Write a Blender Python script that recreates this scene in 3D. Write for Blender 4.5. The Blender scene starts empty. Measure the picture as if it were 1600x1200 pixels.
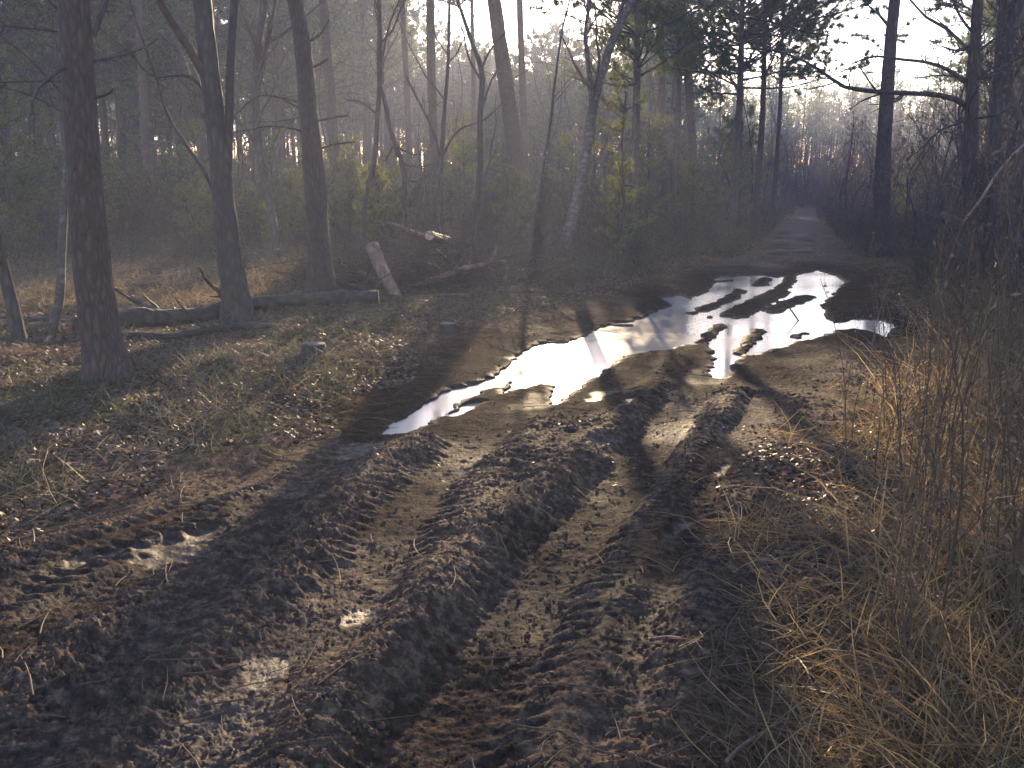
import bpy, math, random
import numpy as np
from math import radians, sin, cos, tan, atan, pi

# ------------------------------------------------------------------ camera, sky, sun, exposure
SC = bpy.context.scene
COL = SC.collection
PITCH = radians(11.9)
F = 1500.0            # focal length in pixels of the 1600 px wide photograph
CAMZ = 1.6
cam = bpy.data.cameras.new('camera')
cam.sensor_width = 36.0
cam.lens = 36.0 * F / 1600.0
cam.clip_start = 0.05
cam.clip_end = 3000
cam_ob = bpy.data.objects.new('camera', cam)
COL.objects.link(cam_ob)
cam_ob.location = (0, 0, CAMZ)
cam_ob.rotation_euler = (pi / 2 - PITCH, 0, 0)
SC.camera = cam_ob

SUN_EL = radians(11.4)
SUN_AZ = radians(3.0)          # to the right of +Y
world = bpy.data.worlds.new("World")
SC.world = world
world.use_nodes = True
wn = world.node_tree.nodes
wl = world.node_tree.links
sky = wn.new('ShaderNodeTexSky')
sky.sky_type = 'NISHITA'
sky.sun_disc = False
sky.sun_elevation = SUN_EL
sky.sun_rotation = SUN_AZ
sky.air_density = 1.0
sky.dust_density = 0.4
sky.ozone_density = 1.4
tint = wn.new('ShaderNodeMix'); tint.data_type = 'RGBA'; tint.blend_type = 'MULTIPLY'; tint.inputs[0].default_value = 1.0
tint.inputs[7].default_value = (1.0, 0.93, 1.08, 1)          # the thin violet cast of the hazy winter sky
wl.new(sky.outputs[0], tint.inputs[6]); wl.new(tint.outputs[2], wn['Background'].inputs[0])
wn['Background'].inputs[1].default_value = 0.145

sun = bpy.data.lights.new('sun', 'SUN')
sun.energy = 5.0
sun.angle = radians(0.5)
sun.color = (1.0, 0.76, 0.46)
sun_ob = bpy.data.objects.new('sun', sun)
COL.objects.link(sun_ob)
sun_ob.rotation_euler = (pi / 2 - SUN_EL, 0, pi - SUN_AZ)
sun_ob.location = (0, 20, 30)

SC.view_settings.view_transform = 'Standard'
SC.view_settings.look = 'None'
SC.view_settings.gamma = 1.0
SC.view_settings.exposure = 1.95
SC.view_settings.use_curve_mapping = False
SC.cycles.max_bounces = 6
SC.cycles.diffuse_bounces = 3
SC.cycles.glossy_bounces = 3
SC.cycles.transmission_bounces = 3
SC.cycles.transparent_max_bounces = 6
SC.cycles.volume_bounces = 1
SC.cycles.caustics_reflective = False
SC.cycles.caustics_refractive = False
SC.cycles.use_denoising = True
SC.cycles.sample_clamp_indirect = 6.0

# ------------------------------------------------------------------ photo pixel -> world
CP, SP = cos(PITCH), sin(PITCH)

def ray(px, py):
    r = (px - 800.0) / F
    u = (600.0 - py) / F
    return np.array([r, CP + u * SP, -SP + u * CP])

def ground(px, py, z=0.0):
    d = ray(px, py)
    t = (z - CAMZ) / d[2]
    return np.array([d[0] * t, d[1] * t, z])

def at(px, py, Y):
    d = ray(px, py)
    t = Y / d[1]
    return np.array([d[0] * t, Y, CAMZ + d[2] * t])

# ------------------------------------------------------------------ noise
_pr = np.random.RandomState(7)
_PERM = np.concatenate([_pr.permutation(512)] * 3)
_GA = _pr.uniform(0, 2 * pi, 512)
_GX, _GY = np.cos(_GA), np.sin(_GA)

def perlin(x, y):
    xi = np.floor(x).astype(np.int64); yi = np.floor(y).astype(np.int64)
    fx = x - xi; fy = y - yi
    xi &= 511; yi &= 511
    u = fx * fx * fx * (fx * (fx * 6 - 15) + 10)
    v = fy * fy * fy * (fy * (fy * 6 - 15) + 10)
    def g(ix, iy, dx, dy):
        h = _PERM[_PERM[ix & 511] + (iy & 511)]
        return _GX[h] * dx + _GY[h] * dy
    a = g(xi, yi, fx, fy); b = g(xi + 1, yi, fx - 1, fy)
    c = g(xi, yi + 1, fx, fy - 1); d = g(xi + 1, yi + 1, fx - 1, fy - 1)
    return ((a + (b - a) * u) * (1 - v) + (c + (d - c) * u) * v) * 1.5

def fbm(x, y, f, octs, gain=0.5, lac=2.03):
    s = np.zeros_like(x); a = 1.0
    for i in range(octs):
        s += a * perlin(x * f + 13.7 * i + 100, y * f + 7.3 * i + 100)
        a *= gain; f *= lac
    return s

def sstep(a, b, x):
    t = np.clip((x - a) / (b - a), 0, 1)
    return t * t * (3 - 2 * t)

# ------------------------------------------------------------------ mesh builder
class MB:
    def __init__(s):
        s.V = []; s.T = []; s.Q = []; s.n = 0
    def add(s, V, T=None, Q=None):
        if T is not None and len(T): s.T.append(np.asarray(T) + s.n)
        if Q is not None and len(Q): s.Q.append(np.asarray(Q) + s.n)
        s.V.append(np.asarray(V, dtype=np.float64).reshape(-1, 3)); s.n += len(s.V[-1])
    def tubes(s, P, R, n=3, cap=True):
        """P (N,K,3) polylines, R (N,K) radii"""
        P = np.asarray(P, float); R = np.asarray(R, float)
        if P.ndim == 2: P = P[None]; R = R[None]
        N, K, _ = P.shape
        if N == 0: return
        T = np.gradient(P, axis=1)
        T /= np.linalg.norm(T, axis=2, keepdims=True) + 1e-9
        mt = np.abs(T.mean(axis=1)); ax = np.argmin(mt, axis=1)
        ref = np.eye(3)[ax][:, None, :]
        U = np.cross(T, np.broadcast_to(ref, T.shape)); U /= np.linalg.norm(U, axis=2, keepdims=True) + 1e-9
        W = np.cross(T, U)
        a = np.arange(n) * 2 * pi / n
        ring = (U[:, :, None, :] * np.cos(a)[None, None, :, None] + W[:, :, None, :] * np.sin(a)[None, None, :, None])
        V = P[:, :, None, :] + ring * R[:, :, None, None] if R.ndim == 2 else P[:, :, None, :] + ring * R[..., None]
        base = (np.arange(N) * K * n)[:, None, None] + (np.arange(K - 1) * n)[None, :, None] + np.arange(n)[None, None, :]
        nxt = (np.arange(N) * K * n)[:, None, None] + (np.arange(K - 1) * n)[None, :, None] + ((np.arange(n) + 1) % n)[None, None, :]
        Q = np.stack([base, nxt, nxt + n, base + n], axis=-1).reshape(-1, 4)
        V = V.reshape(-1, 3)
        if cap and n > 3:
            c0 = P[:, 0]; c1 = P[:, -1]
            off = len(V)
            V = np.concatenate([V, c0, c1])
            st = (np.arange(N) * K * n)[:, None] + np.arange(n)[None]
            st2 = (np.arange(N) * K * n)[:, None] + (np.arange(n)[None] + 1) % n
            e = (K - 1) * n
            t0 = np.stack([st2, st, np.broadcast_to(off + np.arange(N)[:, None], st.shape)], -1).reshape(-1, 3)
            t1 = np.stack([st + e, st2 + e, np.broadcast_to(off + N + np.arange(N)[:, None], st.shape)], -1).reshape(-1, 3)
            s.add(V, T=np.concatenate([t0, t1]), Q=Q)
        else:
            s.add(V, Q=Q)
    def blades(s, B, D, L, W, rng):
        """single triangles: base B (N,3), direction D (N,3)"""
        N = len(B)
        S = np.cross(D, rng.normal(size=(N, 3))); S /= np.linalg.norm(S, axis=1, keepdims=True) + 1e-9
        L = np.broadcast_to(L, (N,))[:, None]; W = np.broadcast_to(W, (N,))[:, None]
        V = np.stack([B - S * W / 2, B + S * W / 2, B + D * L], 1).reshape(-1, 3)
        s.add(V, T=np.arange(3 * N).reshape(-1, 3))
    def leaves(s, C, D, S, L, W):
        """small pointed quads centred at C, long axis D, side axis S"""
        N = len(C)
        L = np.broadcast_to(L, (N,))[:, None]; W = np.broadcast_to(W, (N,))[:, None]
        V = np.stack([C - D * L / 2, C + S * W / 2, C + D * L / 2, C - S * W / 2], 1).reshape(-1, 3)
        s.add(V, Q=np.arange(4 * N).reshape(-1, 4))
    def mesh(s, name, mat, smooth=True):
        V = np.concatenate(s.V) if s.V else np.zeros((0, 3))
        T = np.concatenate(s.T) if s.T else np.zeros((0, 3), int)
        Q = np.concatenate(s.Q) if s.Q else np.zeros((0, 4), int)
        me = bpy.data.meshes.new(name)
        me.vertices.add(len(V)); me.vertices.foreach_set('co', V.astype(np.float32).ravel())
        nl = len(T) * 3 + len(Q) * 4
        me.loops.add(nl)
        me.loops.foreach_set('vertex_index', np.concatenate([T.ravel(), Q.ravel()]).astype(np.int32))
        me.polygons.add(len(T) + len(Q))
        st = np.concatenate([np.arange(len(T)) * 3, len(T) * 3 + np.arange(len(Q)) * 4]).astype(np.int32)
        me.polygons.foreach_set('loop_start', st)
        me.polygons.foreach_set('use_smooth', np.full(len(T) + len(Q), smooth))
        me.update(calc_edges=True)
        me.materials.append(mat)
        return me
    def build(s, name, mat, parent=None, smooth=True):
        o = bpy.data.objects.new(name, s.mesh(name, mat, smooth))
        COL.objects.link(o)
        if parent: o.parent = parent
        return o

def tag(o, label=None, cat=None, group=None, kind=None):
    if label: o['label'] = label
    if cat: o['category'] = cat
    if group: o['group'] = group
    if kind: o['kind'] = kind
    return o

def empty(name, loc=(0, 0, 0), rz=0.0):
    o = bpy.data.objects.new(name, None)
    o.empty_display_size = 0.2
    COL.objects.link(o); o.location = loc; o.rotation_euler = (0, 0, rz)
    return o

def dup(root, loc, rz, sc, label=None, group=None):
    r = root.copy(); COL.objects.link(r)
    r.location = loc; r.rotation_euler = (0, 0, rz); r.scale = (sc[0], sc[0], sc[1])
    if label: r['label'] = label
    if group: r['group'] = group
    for ch in list(root.children):
        c = ch.copy(); COL.objects.link(c); c.parent = r
    return r

# ------------------------------------------------------------------ materials
def newmat(name):
    m = bpy.data.materials.new(name); m.use_nodes = True
    nt = m.node_tree
    return m, nt.nodes, nt.links, nt.nodes['Principled BSDF']

def ramp(N, stops):
    r = N.new('ShaderNodeValToRGB')
    while len(r.color_ramp.elements) < len(stops): r.color_ramp.elements.new(0.5)
    for e, (p, c) in zip(r.color_ramp.elements, stops):
        e.position = p; e.color = (*c, 1)
    return r

def bark_mat(name, c0, c1, c2, scale=(14, 14, 3.5), bump=0.6, rough=0.85, rand=0.25):
    m, N, L, b = newmat(name)
    tc = N.new('ShaderNodeTexCoord'); mp = N.new('ShaderNodeMapping')
    mp.inputs['Scale'].default_value = scale
    L.new(tc.outputs['Object'], mp.inputs[0])
    vo = N.new('ShaderNodeTexVoronoi'); vo.feature = 'DISTANCE_TO_EDGE'; vo.inputs['Scale'].default_value = 1.6
    no = N.new('ShaderNodeTexNoise'); no.inputs['Scale'].default_value = 1.5; no.inputs['Detail'].default_value = 6
    L.new(mp.outputs[0], no.inputs[0])
    mx = N.new('ShaderNodeMix'); mx.data_type = 'RGBA'; mx.inputs[0].default_value = 0.45
    L.new(mp.outputs[0], mx.inputs[6]); L.new(no.outputs['Color'], mx.inputs[7]); L.new(mx.outputs[2], vo.inputs[0])
    no2 = N.new('ShaderNodeTexNoise'); no2.inputs['Scale'].default_value = 1.3; no2.inputs['Detail'].default_value = 3
    L.new(tc.outputs['Object'], no2.inputs[0])
    r = ramp(N, [(0.0, c0), (0.45, c1), (1.0, c2)])
    ad = N.new('ShaderNodeMath'); ad.operation = 'MULTIPLY_ADD'
    L.new(vo.outputs['Distance'], ad.inputs[0]); ad.inputs[1].default_value = 1.2
    ml = N.new('ShaderNodeMath'); ml.operation = 'MULTIPLY'; L.new(no.outputs[0], ml.inputs[0]); L.new(no2.outputs[0], ml.inputs[1])
    L.new(ml.outputs[0], ad.inputs[2])
    L.new(ad.outputs[0], r.inputs[0])
    oi = N.new('ShaderNodeObjectInfo')
    hs = N.new('ShaderNodeHueSaturation')
    mr = N.new('ShaderNodeMapRange'); mr.inputs[3].default_value = 1 - rand; mr.inputs[4].default_value = 1 + rand
    L.new(oi.outputs['Random'], mr.inputs[0]); L.new(mr.outputs[0], hs.inputs['Value'])
    L.new(r.outputs[0], hs.inputs['Color']); L.new(hs.outputs[0], b.inputs['Base Color'])
    b.inputs['Roughness'].default_value = rough
    bp = N.new('ShaderNodeBump'); bp.inputs['Strength'].default_value = bump; bp.inputs['Distance'].default_value = 0.03
    L.new(ad.outputs[0], bp.inputs['Height']); L.new(bp.outputs[0], b.inputs['Normal'])
    return m

def leaf_mat(name, cols, trans=0.5, rough=0.6, tcol=None, nscale=1.2):
    """diffuse + translucent, colour varied per leaf clump (random per island) and by position"""
    m, N, L, b = newmat(name)
    ge = N.new('ShaderNodeNewGeometry'); tc = N.new('ShaderNodeTexCoord')
    no = N.new('ShaderNodeTexNoise'); no.inputs['Scale'].default_value = nscale; no.inputs['Detail'].default_value = 2
    L.new(tc.outputs['Object'], no.inputs[0])
    mi = N.new('ShaderNodeMath'); mi.operation = 'MULTIPLY_ADD'
    L.new(ge.outputs['Random Per Island'], mi.inputs[0]); mi.inputs[1].default_value = 0.6
    sb = N.new('ShaderNodeMath'); sb.operation = 'MULTIPLY'; L.new(no.outputs[0], sb.inputs[0]); sb.inputs[1].default_value = 0.5
    L.new(sb.outputs[0], mi.inputs[2])
    r = ramp(N, [(i / (len(cols) - 1), c) for i, c in enumerate(cols)])
    L.new(mi.outputs[0], r.inputs[0])
    L.new(r.outputs[0], b.inputs['Base Color']); b.inputs['Roughness'].default_value = rough
    b.inputs['Specular IOR Level'].default_value = 0.3
    tr = N.new('ShaderNodeBsdfTranslucent'); mx = N.new('ShaderNodeMixShader'); mx.inputs[0].default_value = trans
    if tcol:
        mt = N.new('ShaderNodeMix'); mt.data_type = 'RGBA'; mt.blend_type = 'MULTIPLY'; mt.inputs[0].default_value = 1
        L.new(r.outputs[0], mt.inputs[6]); mt.inputs[7].default_value = (*tcol, 1); L.new(mt.outputs[2], tr.inputs[0])
    else:
        L.new(r.outputs[0], tr.inputs[0])
    L.new(b.outputs[0], mx.inputs[1]); L.new(tr.outputs[0], mx.inputs[2])
    L.new(mx.outputs[0], N['Material Output'].inputs[0])
    return m

M = {}
M['pine_bark'] = bark_mat('pine bark', (0.022, 0.014, 0.012), (0.065, 0.040, 0.033), (0.135, 0.085, 0.068), scale=(30, 30, 8), bump=1.0)
M['dark_bark'] = bark_mat('dark bark', (0.015, 0.012, 0.010), (0.045, 0.033, 0.028), (0.09, 0.07, 0.06), scale=(20, 20, 6), bump=0.4)
M['birch_bark'] = bark_mat('birch bark', (0.025, 0.018, 0.016), (0.07, 0.055, 0.048), (0.17, 0.15, 0.135), scale=(9, 9, 13), bump=0.3)
M['red_bark'] = bark_mat('peeled pine bark', (0.08, 0.045, 0.035), (0.20, 0.115, 0.085), (0.33, 0.21, 0.155), scale=(9, 9, 5), bump=0.3)
M['twig'] = bark_mat('twig bark', (0.035, 0.022, 0.018), (0.075, 0.045, 0.036), (0.13, 0.08, 0.06), scale=(9, 9, 9), bump=0.0)
M['dark_red'] = bark_mat('dark red branch bark', (0.05, 0.025, 0.02), (0.14, 0.07, 0.052), (0.25, 0.14, 0.11), scale=(9, 9, 5), bump=0.3)
M['old_cut'] = bark_mat('weathered sawn wood', (0.06, 0.045, 0.035), (0.13, 0.095, 0.07), (0.22, 0.16, 0.12), scale=(22, 22, 22), bump=0.2)
M['moss_bark'] = bark_mat('mossy bark', (0.014, 0.012, 0.008), (0.042, 0.033, 0.022), (0.095, 0.072, 0.048), scale=(8, 8, 8), bump=0.7)
M['cut_wood'] = bark_mat('sawn wood', (0.26, 0.17, 0.10), (0.40, 0.27, 0.17), (0.52, 0.37, 0.25), scale=(22, 22, 22), bump=0.15, rough=0.7)
M['needles'] = leaf_mat('pine needles', [(0.022, 0.042, 0.022), (0.055, 0.085, 0.038), (0.23, 0.23, 0.085)], trans=0.55, tcol=(1.35, 1.3, 0.95))
M['needles_pale'] = leaf_mat('pale pine needles', [(0.035, 0.058, 0.026), (0.09, 0.115, 0.045), (0.30, 0.28, 0.11)], trans=0.5, tcol=(1.35, 1.25, 0.85))
M['brush_leaf'] = leaf_mat('brush leaves', [(0.018, 0.036, 0.022), (0.045, 0.06, 0.032), (0.16, 0.13, 0.06)], trans=0.4, nscale=0.35)
M['dead_leaf'] = leaf_mat('dead leaves', [(0.055, 0.034, 0.023), (0.115, 0.074, 0.048), (0.22, 0.15, 0.10)], trans=0.35)
M['pale_grass'] = leaf_mat('pale grass', [(0.045, 0.042, 0.026), (0.11, 0.095, 0.062), (0.24, 0.20, 0.135)], trans=0.4, nscale=0.8)
M['dry_grass'] = leaf_mat('dry grass', [(0.055, 0.040, 0.022), (0.16, 0.11, 0.058), (0.38, 0.27, 0.145)], trans=0.48, nscale=0.8)
M['green_grass'] = leaf_mat('green grass', [(0.02, 0.035, 0.012), (0.05, 0.065, 0.02), (0.12, 0.11, 0.05)], trans=0.4, nscale=0.8)
M['undergrowth'] = bark_mat('brush stems', (0.03, 0.022, 0.016), (0.08, 0.055, 0.038), (0.17, 0.12, 0.075), scale=(1.5, 1.5, 1.5), bump=0.0)
M['stalk'] = bark_mat('dead stalk', (0.035, 0.022, 0.014), (0.09, 0.055, 0.03), (0.22, 0.14, 0.08), scale=(4, 4, 4), bump=0.0)

M['clod'] = bark_mat('clod', (0.035, 0.024, 0.019), (0.09, 0.062, 0.046), (0.18, 0.12, 0.08), scale=(30, 30, 30), bump=0.5, rough=1.0)
M['clod'].node_tree.nodes['Principled BSDF'].inputs['Specular IOR Level'].default_value = 0.0

# ground: one sheet, mud where the track is, leaf litter beside it
def ground_mat():
    m, N, L, b = newmat('woodland ground')
    at_m = N.new('ShaderNodeAttribute'); at_m.attribute_name = 'mud'
    at_w = N.new('ShaderNodeAttribute'); at_w.attribute_name = 'wet'
    tc = N.new('ShaderNodeTexCoord')
    def noise(sc, det=5, rough=0.6):
        n = N.new('ShaderNodeTexNoise'); n.inputs['Scale'].default_value = sc; n.inputs['Detail'].default_value = det
        n.inputs['Roughness'].default_value = rough
        L.new(tc.outputs['Object'], n.inputs[0]); return n
    n1 = noise(1.1, 4); n2 = noise(22, 6, 0.7); n3 = noise(70, 5, 0.7); n4 = noise(5, 5)
    vo = N.new('ShaderNodeTexVoronoi'); vo.inputs['Scale'].default_value = 26; L.new(tc.outputs['Object'], vo.inputs[0])
    mudc = ramp(N, [(0.32, (0.019, 0.014, 0.012)), (0.5, (0.054, 0.038, 0.030)), (0.68, (0.19, 0.125, 0.083))])
    L.new(n2.outputs[0], mudc.inputs[0])
    lit = ramp(N, [(0.15, (0.03, 0.018, 0.012)), (0.4, (0.085, 0.05, 0.03)), (0.62, (0.15, 0.09, 0.052)), (0.85, (0.27, 0.18, 0.10))])
    cm = N.new('ShaderNodeMath'); cm.operation = 'MULTIPLY_ADD'; L.new(vo.outputs['Color'], cm.inputs[0]); cm.inputs[1].default_value = 0.45
    hm = N.new('ShaderNodeMath'); hm.operation = 'MULTIPLY'; L.new(n2.outputs[0], hm.inputs[0]); hm.inputs[1].default_value = 0.55
    L.new(hm.outputs[0], cm.inputs[2]); L.new(cm.outputs[0], lit.inputs[0])
    gr = ramp(N, [(0.50, (0, 0, 0)), (0.66, (1, 1, 1))]); L.new(n1.outputs[0], gr.inputs[0])
    moss = N.new('ShaderNodeMix'); moss.data_type = 'RGBA'
    gm = N.new('ShaderNodeMath'); gm.operation = 'MULTIPLY'; L.new(gr.outputs[0], gm.inputs[0]); gm.inputs[1].default_value = 0.6
    L.new(gm.outputs[0], moss.inputs[0]); L.new(lit.outputs[0], moss.inputs[6]); moss.inputs[7].default_value = (0.035, 0.045, 0.018, 1)
    mx = N.new('ShaderNodeMix'); mx.data_type = 'RGBA'
    L.new(at_m.outputs['Fac'], mx.inputs[0]); L.new(moss.outputs[2], mx.inputs[6]); L.new(mudc.outputs[0], mx.inputs[7])
    at_d = N.new('ShaderNodeAttribute'); at_d.attribute_name = 'damp_shade'
    dk = N.new('ShaderNodeMapRange'); dk.inputs[3].default_value = 1.0; dk.inputs[4].default_value = 0.36; L.new(at_d.outputs['Fac'], dk.inputs[0])  # wet mud and the shade around the puddle, both painted into the colour
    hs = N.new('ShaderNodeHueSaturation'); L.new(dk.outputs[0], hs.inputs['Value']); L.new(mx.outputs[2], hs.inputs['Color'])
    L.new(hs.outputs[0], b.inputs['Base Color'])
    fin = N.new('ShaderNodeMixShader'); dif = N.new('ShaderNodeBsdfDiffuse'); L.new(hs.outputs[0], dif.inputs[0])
    # roughness: litter matt, mud half shiny, hollows wet
    rr = ramp(N, [(0.35, (0.58,) * 3), (0.65, (0.92,) * 3)]); L.new(n4.outputs[0], rr.inputs[0])
    mr = N.new('ShaderNodeMix'); L.new(at_m.outputs['Fac'], mr.inputs[0]); mr.inputs[2].default_value = 0.9; L.new(rr.outputs[0], mr.inputs[3])
    mw = N.new('ShaderNodeMix'); L.new(at_w.outputs['Fac'], mw.inputs[0]); L.new(mr.outputs[0], mw.inputs[2]); mw.inputs[3].default_value = 0.30
    L.new(mw.outputs[0], b.inputs['Roughness'])
    sp = N.new('ShaderNodeMapRange'); sp.inputs[3].default_value = 0.05; sp.inputs[4].default_value = 0.5; L.new(at_w.outputs['Fac'], sp.inputs[0]); L.new(sp.outputs[0], b.inputs['Specular IOR Level'])
    bh = N.new('ShaderNodeMath'); bh.operation = 'MULTIPLY_ADD'; L.new(n3.outputs[0], bh.inputs[0]); bh.inputs[1].default_value = 0.4; L.new(n2.outputs[0], bh.inputs[2])
    bs = N.new('ShaderNodeMapRange'); bs.inputs[3].default_value = 0.9; bs.inputs[4].default_value = 0.12
    L.new(at_w.outputs['Fac'], bs.inputs[0])
    bp = N.new('ShaderNodeBump'); bp.inputs['Distance'].default_value = 0.02
    L.new(bs.outputs[0], bp.inputs['Strength']); L.new(bh.outputs[0], bp.inputs['Height']); L.new(bp.outputs[0], b.inputs['Normal'])
    L.new(bp.outputs[0], dif.inputs['Normal'])
    # only part of the churned surface has a film of water on it
    gs = ramp(N, [(0.40, (0.34,) * 3), (0.62, (0.85,) * 3)]); L.new(n4.outputs[0], gs.inputs[0])
    dd = N.new('ShaderNodeMapRange'); dd.inputs[3].default_value = 1.0; dd.inputs[4].default_value = 0.22; L.new(at_d.outputs['Fac'], dd.inputs[0])
    g2 = N.new('ShaderNodeMath'); g2.operation = 'MULTIPLY'; L.new(gs.outputs[0], g2.inputs[0]); L.new(dd.outputs[0], g2.inputs[1])
    g3 = N.new('ShaderNodeMath'); g3.operation = 'MAXIMUM'; L.new(g2.outputs[0], g3.inputs[0]); L.new(at_w.outputs['Fac'], g3.inputs[1])
    L.new(g3.outputs[0], fin.inputs[0]); L.new(dif.outputs[0], fin.inputs[1]); L.new(b.outputs[0], fin.inputs[2])
    L.new(fin.outputs[0], N['Material Output'].inputs[0])
    return m
M['ground'] = ground_mat()

def water_mat():
    m, N, L, b = newmat('muddy water')
    b.inputs['Base Color'].default_value = (0.26, 0.23, 0.20, 1)
    b.inputs['IOR'].default_value = 1.5
    tc = N.new('ShaderNodeTexCoord')
    n = N.new('ShaderNodeTexNoise'); n.inputs['Scale'].default_value = 3.0; n.inputs['Detail'].default_value = 3
    L.new(tc.outputs['Object'], n.inputs[0])
    mr = N.new('ShaderNodeMapRange'); mr.inputs[1].default_value = 0.35; mr.inputs[2].default_value = 0.65; mr.inputs[3].default_value = 0.09; mr.inputs[4].default_value = 0.20
    n2 = N.new('ShaderNodeTexNoise'); n2.inputs['Scale'].default_value = 0.9; n2.inputs['Detail'].default_value = 4
    L.new(tc.outputs['Object'], n2.inputs[0]); L.new(n2.outputs[0], mr.inputs[0]); L.new(mr.outputs[0], b.inputs['Roughness'])
    bp = N.new('ShaderNodeBump'); bp.inputs['Strength'].default_value = 0.05; bp.inputs['Distance'].default_value = 0.02
    L.new(n.outputs[0], bp.inputs['Height']); L.new(bp.outputs[0], b.inputs['Normal'])
    return m
M['water'] = water_mat()

# ------------------------------------------------------------------ the puddle outline and the ruts, as places on the ground
def gpoly(pts): return np.array([ground(x, y)[:2] for x, y in pts])
PUD = gpoly([(1116,434),(1150,431),(1184,430),(1216,434),(1241,430),(1278,423),(1306,431),(1322,442),(1306,456),(1287,475),(1286,494),
 (1303,505),(1337,498),(1384,501),(1400,512),(1384,527),(1359,519),(1337,516),(1303,519),(1269,533),(1225,541),(1175,558),(1162,552),
 (1141,574),(1131,593),(1109,592),(1117,560),(1106,538),(1075,541),(1037,549),(1010,552),(981,556),(940,584),(900,612),(872,628),(859,635),
 (856,625),(869,606),(844,600),(819,612),(790,615),(803,597),(772,590),(800,566),(819,550),(840,537),(881,537),(900,531),(931,515),
 (962,506),(994,500),(1050,477),(1031,467),(1062,461),(1075,466),(1100,459),(1119,442)])
TAILS = [(gpoly([(800,592),(760,604),(720,614),(690,632),(655,655),(628,673)]), 0.12),
         (gpoly([(742,634),(722,641),(700,649)]), 0.045)]
ISL = [([(1098,484),(1125,474),(1142,466),(1156,455)], 0.19), ([(1145,494),(1172,480),(1195,468),(1216,457)], 0.34),
       ([(1206,486),(1230,475),(1262,464)], 0.24), ([(1186,446),(1196,436)], 0.22), ([(1216,457),(1232,441),(1236,430)], 0.20),
       ([(1085,489),(1079,490)], 0.10), ([(1107,494),(1110,495)], 0.07), ([(1126,509),(1108,524),(1096,536)], 0.13), ([(1186,517),(1172,532),(1155,552)], 0.13),
       ([(960,508),(985,509)], 0.07), ([(1240,527),(1262,522)], 0.06), ([(1116,440),(1140,439)], 0.10)]
ISL = [(gpoly(p), w) for p, w in ISL]
RUTS = [  # polyline in the photo, half width m, depth m
 ([(1130,560),(1090,610),(1050,670),(985,760),(905,870),(835,970),(770,1080),(690,1220),(560,1500)], 0.23, 0.20),
 ([(860,625),(800,665),(740,715),(670,790),(615,870),(565,960),(500,1040),(400,1150),(250,1350)], 0.21, 0.10),
 ([(700,640),(630,680),(570,714),(510,760),(455,800),(380,850),(270,905),(150,975),(0,1075),(-200,1220)], 0.20, 0.09),
 ([(1190,640),(1150,710),(1100,790),(1055,870),(1010,960),(960,1060),(900,1200),(820,1400)], 0.16, 0.07),
 ([(520,690),(430,752),(300,835),(180,895),(60,965),(-80,1050)], 0.13, 0.07),
 ([(1250,400),(1262,360),(1268,330),(1271,315)], 0.35, 0.08),
 ([(1205,425),(1225,380),(1245,345),(1255,322)], 0.35, 0.08),
]
RUTS = [(gpoly(p), w, d) for p, w, d in RUTS]
WETS = [(272,897,0.30,0.10), (285,880,0.14,0.07),(575,712,0.17,0.12),(465,797,0.13,0.08),(562,768,0.08,0.05),(560,1008,0.06,0.03),(945,712,0.09,0.08),
        (1055,868,0.05,0.08),(1130,750,0.04,0.08),(975,640,0.10,0.10),(940,618,0.12,0.12),(650,692,0.12,0.10),(330,860,0.10,0.06),(420,1090,0.10,0.05),(130,915,0.12,0.06)]
WETS = [(ground(x, y, 0.03)[:2], a, b) for x, y, a, b in WETS]

def seg_dist(X, Y, poly):
    """distance and signed side to a polyline, plus arc position"""
    best = np.full(X.shape, 1e9)
    arc = np.zeros_like(X); acc = 0.0; side = np.zeros_like(X)
    for a, b in zip(poly[:-1], poly[1:]):
        d = b - a; l2 = d @ d + 1e-12
        t = np.clip(((X - a[0]) * d[0] + (Y - a[1]) * d[1]) / l2, 0, 1)
        ex = X - a[0] - t * d[0]; ey = Y - a[1] - t * d[1]
        dd = np.sqrt(ex * ex + ey * ey)
        m = dd < best
        best = np.where(m, dd, best)
        arc = np.where(m, acc + t * math.sqrt(l2), arc)
        side = np.where(m, np.sign(d[0] * ey - d[1] * ex), side)
        acc += math.sqrt(l2)
    return best, arc, side

def poly_sdf(X, Y, P):
    d, _, _ = seg_dist(X, Y, np.vstack([P, P[:1]]))
    ins = np.zeros(X.shape, bool)
    for a, b in zip(P, np.roll(P, -1, 0)):
        c = ((a[1] > Y) != (b[1] > Y)) & (X < (b[0] - a[0]) * (Y - a[1]) / (b[1] - a[1] + 1e-12) + a[0])
        ins ^= c
    return np.where(ins, -d, d)

CY = np.array([-40, 1.5, 3.7, 5.7, 7.6, 9.9, 12.3, 17, 21.4, 39, 58, 75, 100, 400.0])
CX = np.array([-14, -1.2, -0.5, 0.3, 1.2, 1.95, 3.0, 4.75, 6.4, 11.7, 17.6, 21.0, 20.0, -60.0])
WY = np.array([-40, 2, 3.7, 5.7, 7.6, 9.9, 12.3, 17, 21.4, 39, 54, 64, 400.0])
WX = np.array([1.5, 1.45, 1.40, 1.36, 1.62, 2.05, 1.75, 1.4, 0.85, 0.5, 0.45, -3.0, -3.0])
def track_off(X, Y):
    """distance beyond the muddy track's edge (negative: on it)"""
    return np.abs(X - np.interp(Y, CY, CX)) * 0.955 - np.interp(Y, WY, WX)

def puddle_sdf(X, Y):
    s = poly_sdf(X, Y, PUD)
    for p, w in TAILS:
        d, _, _ = seg_dist(X, Y, p); s = np.minimum(s, d - w)
    for p, w in ISL:
        d, _, _ = seg_dist(X, Y, p); s = np.maximum(s, 0.52 * w - d)
    return s

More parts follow.
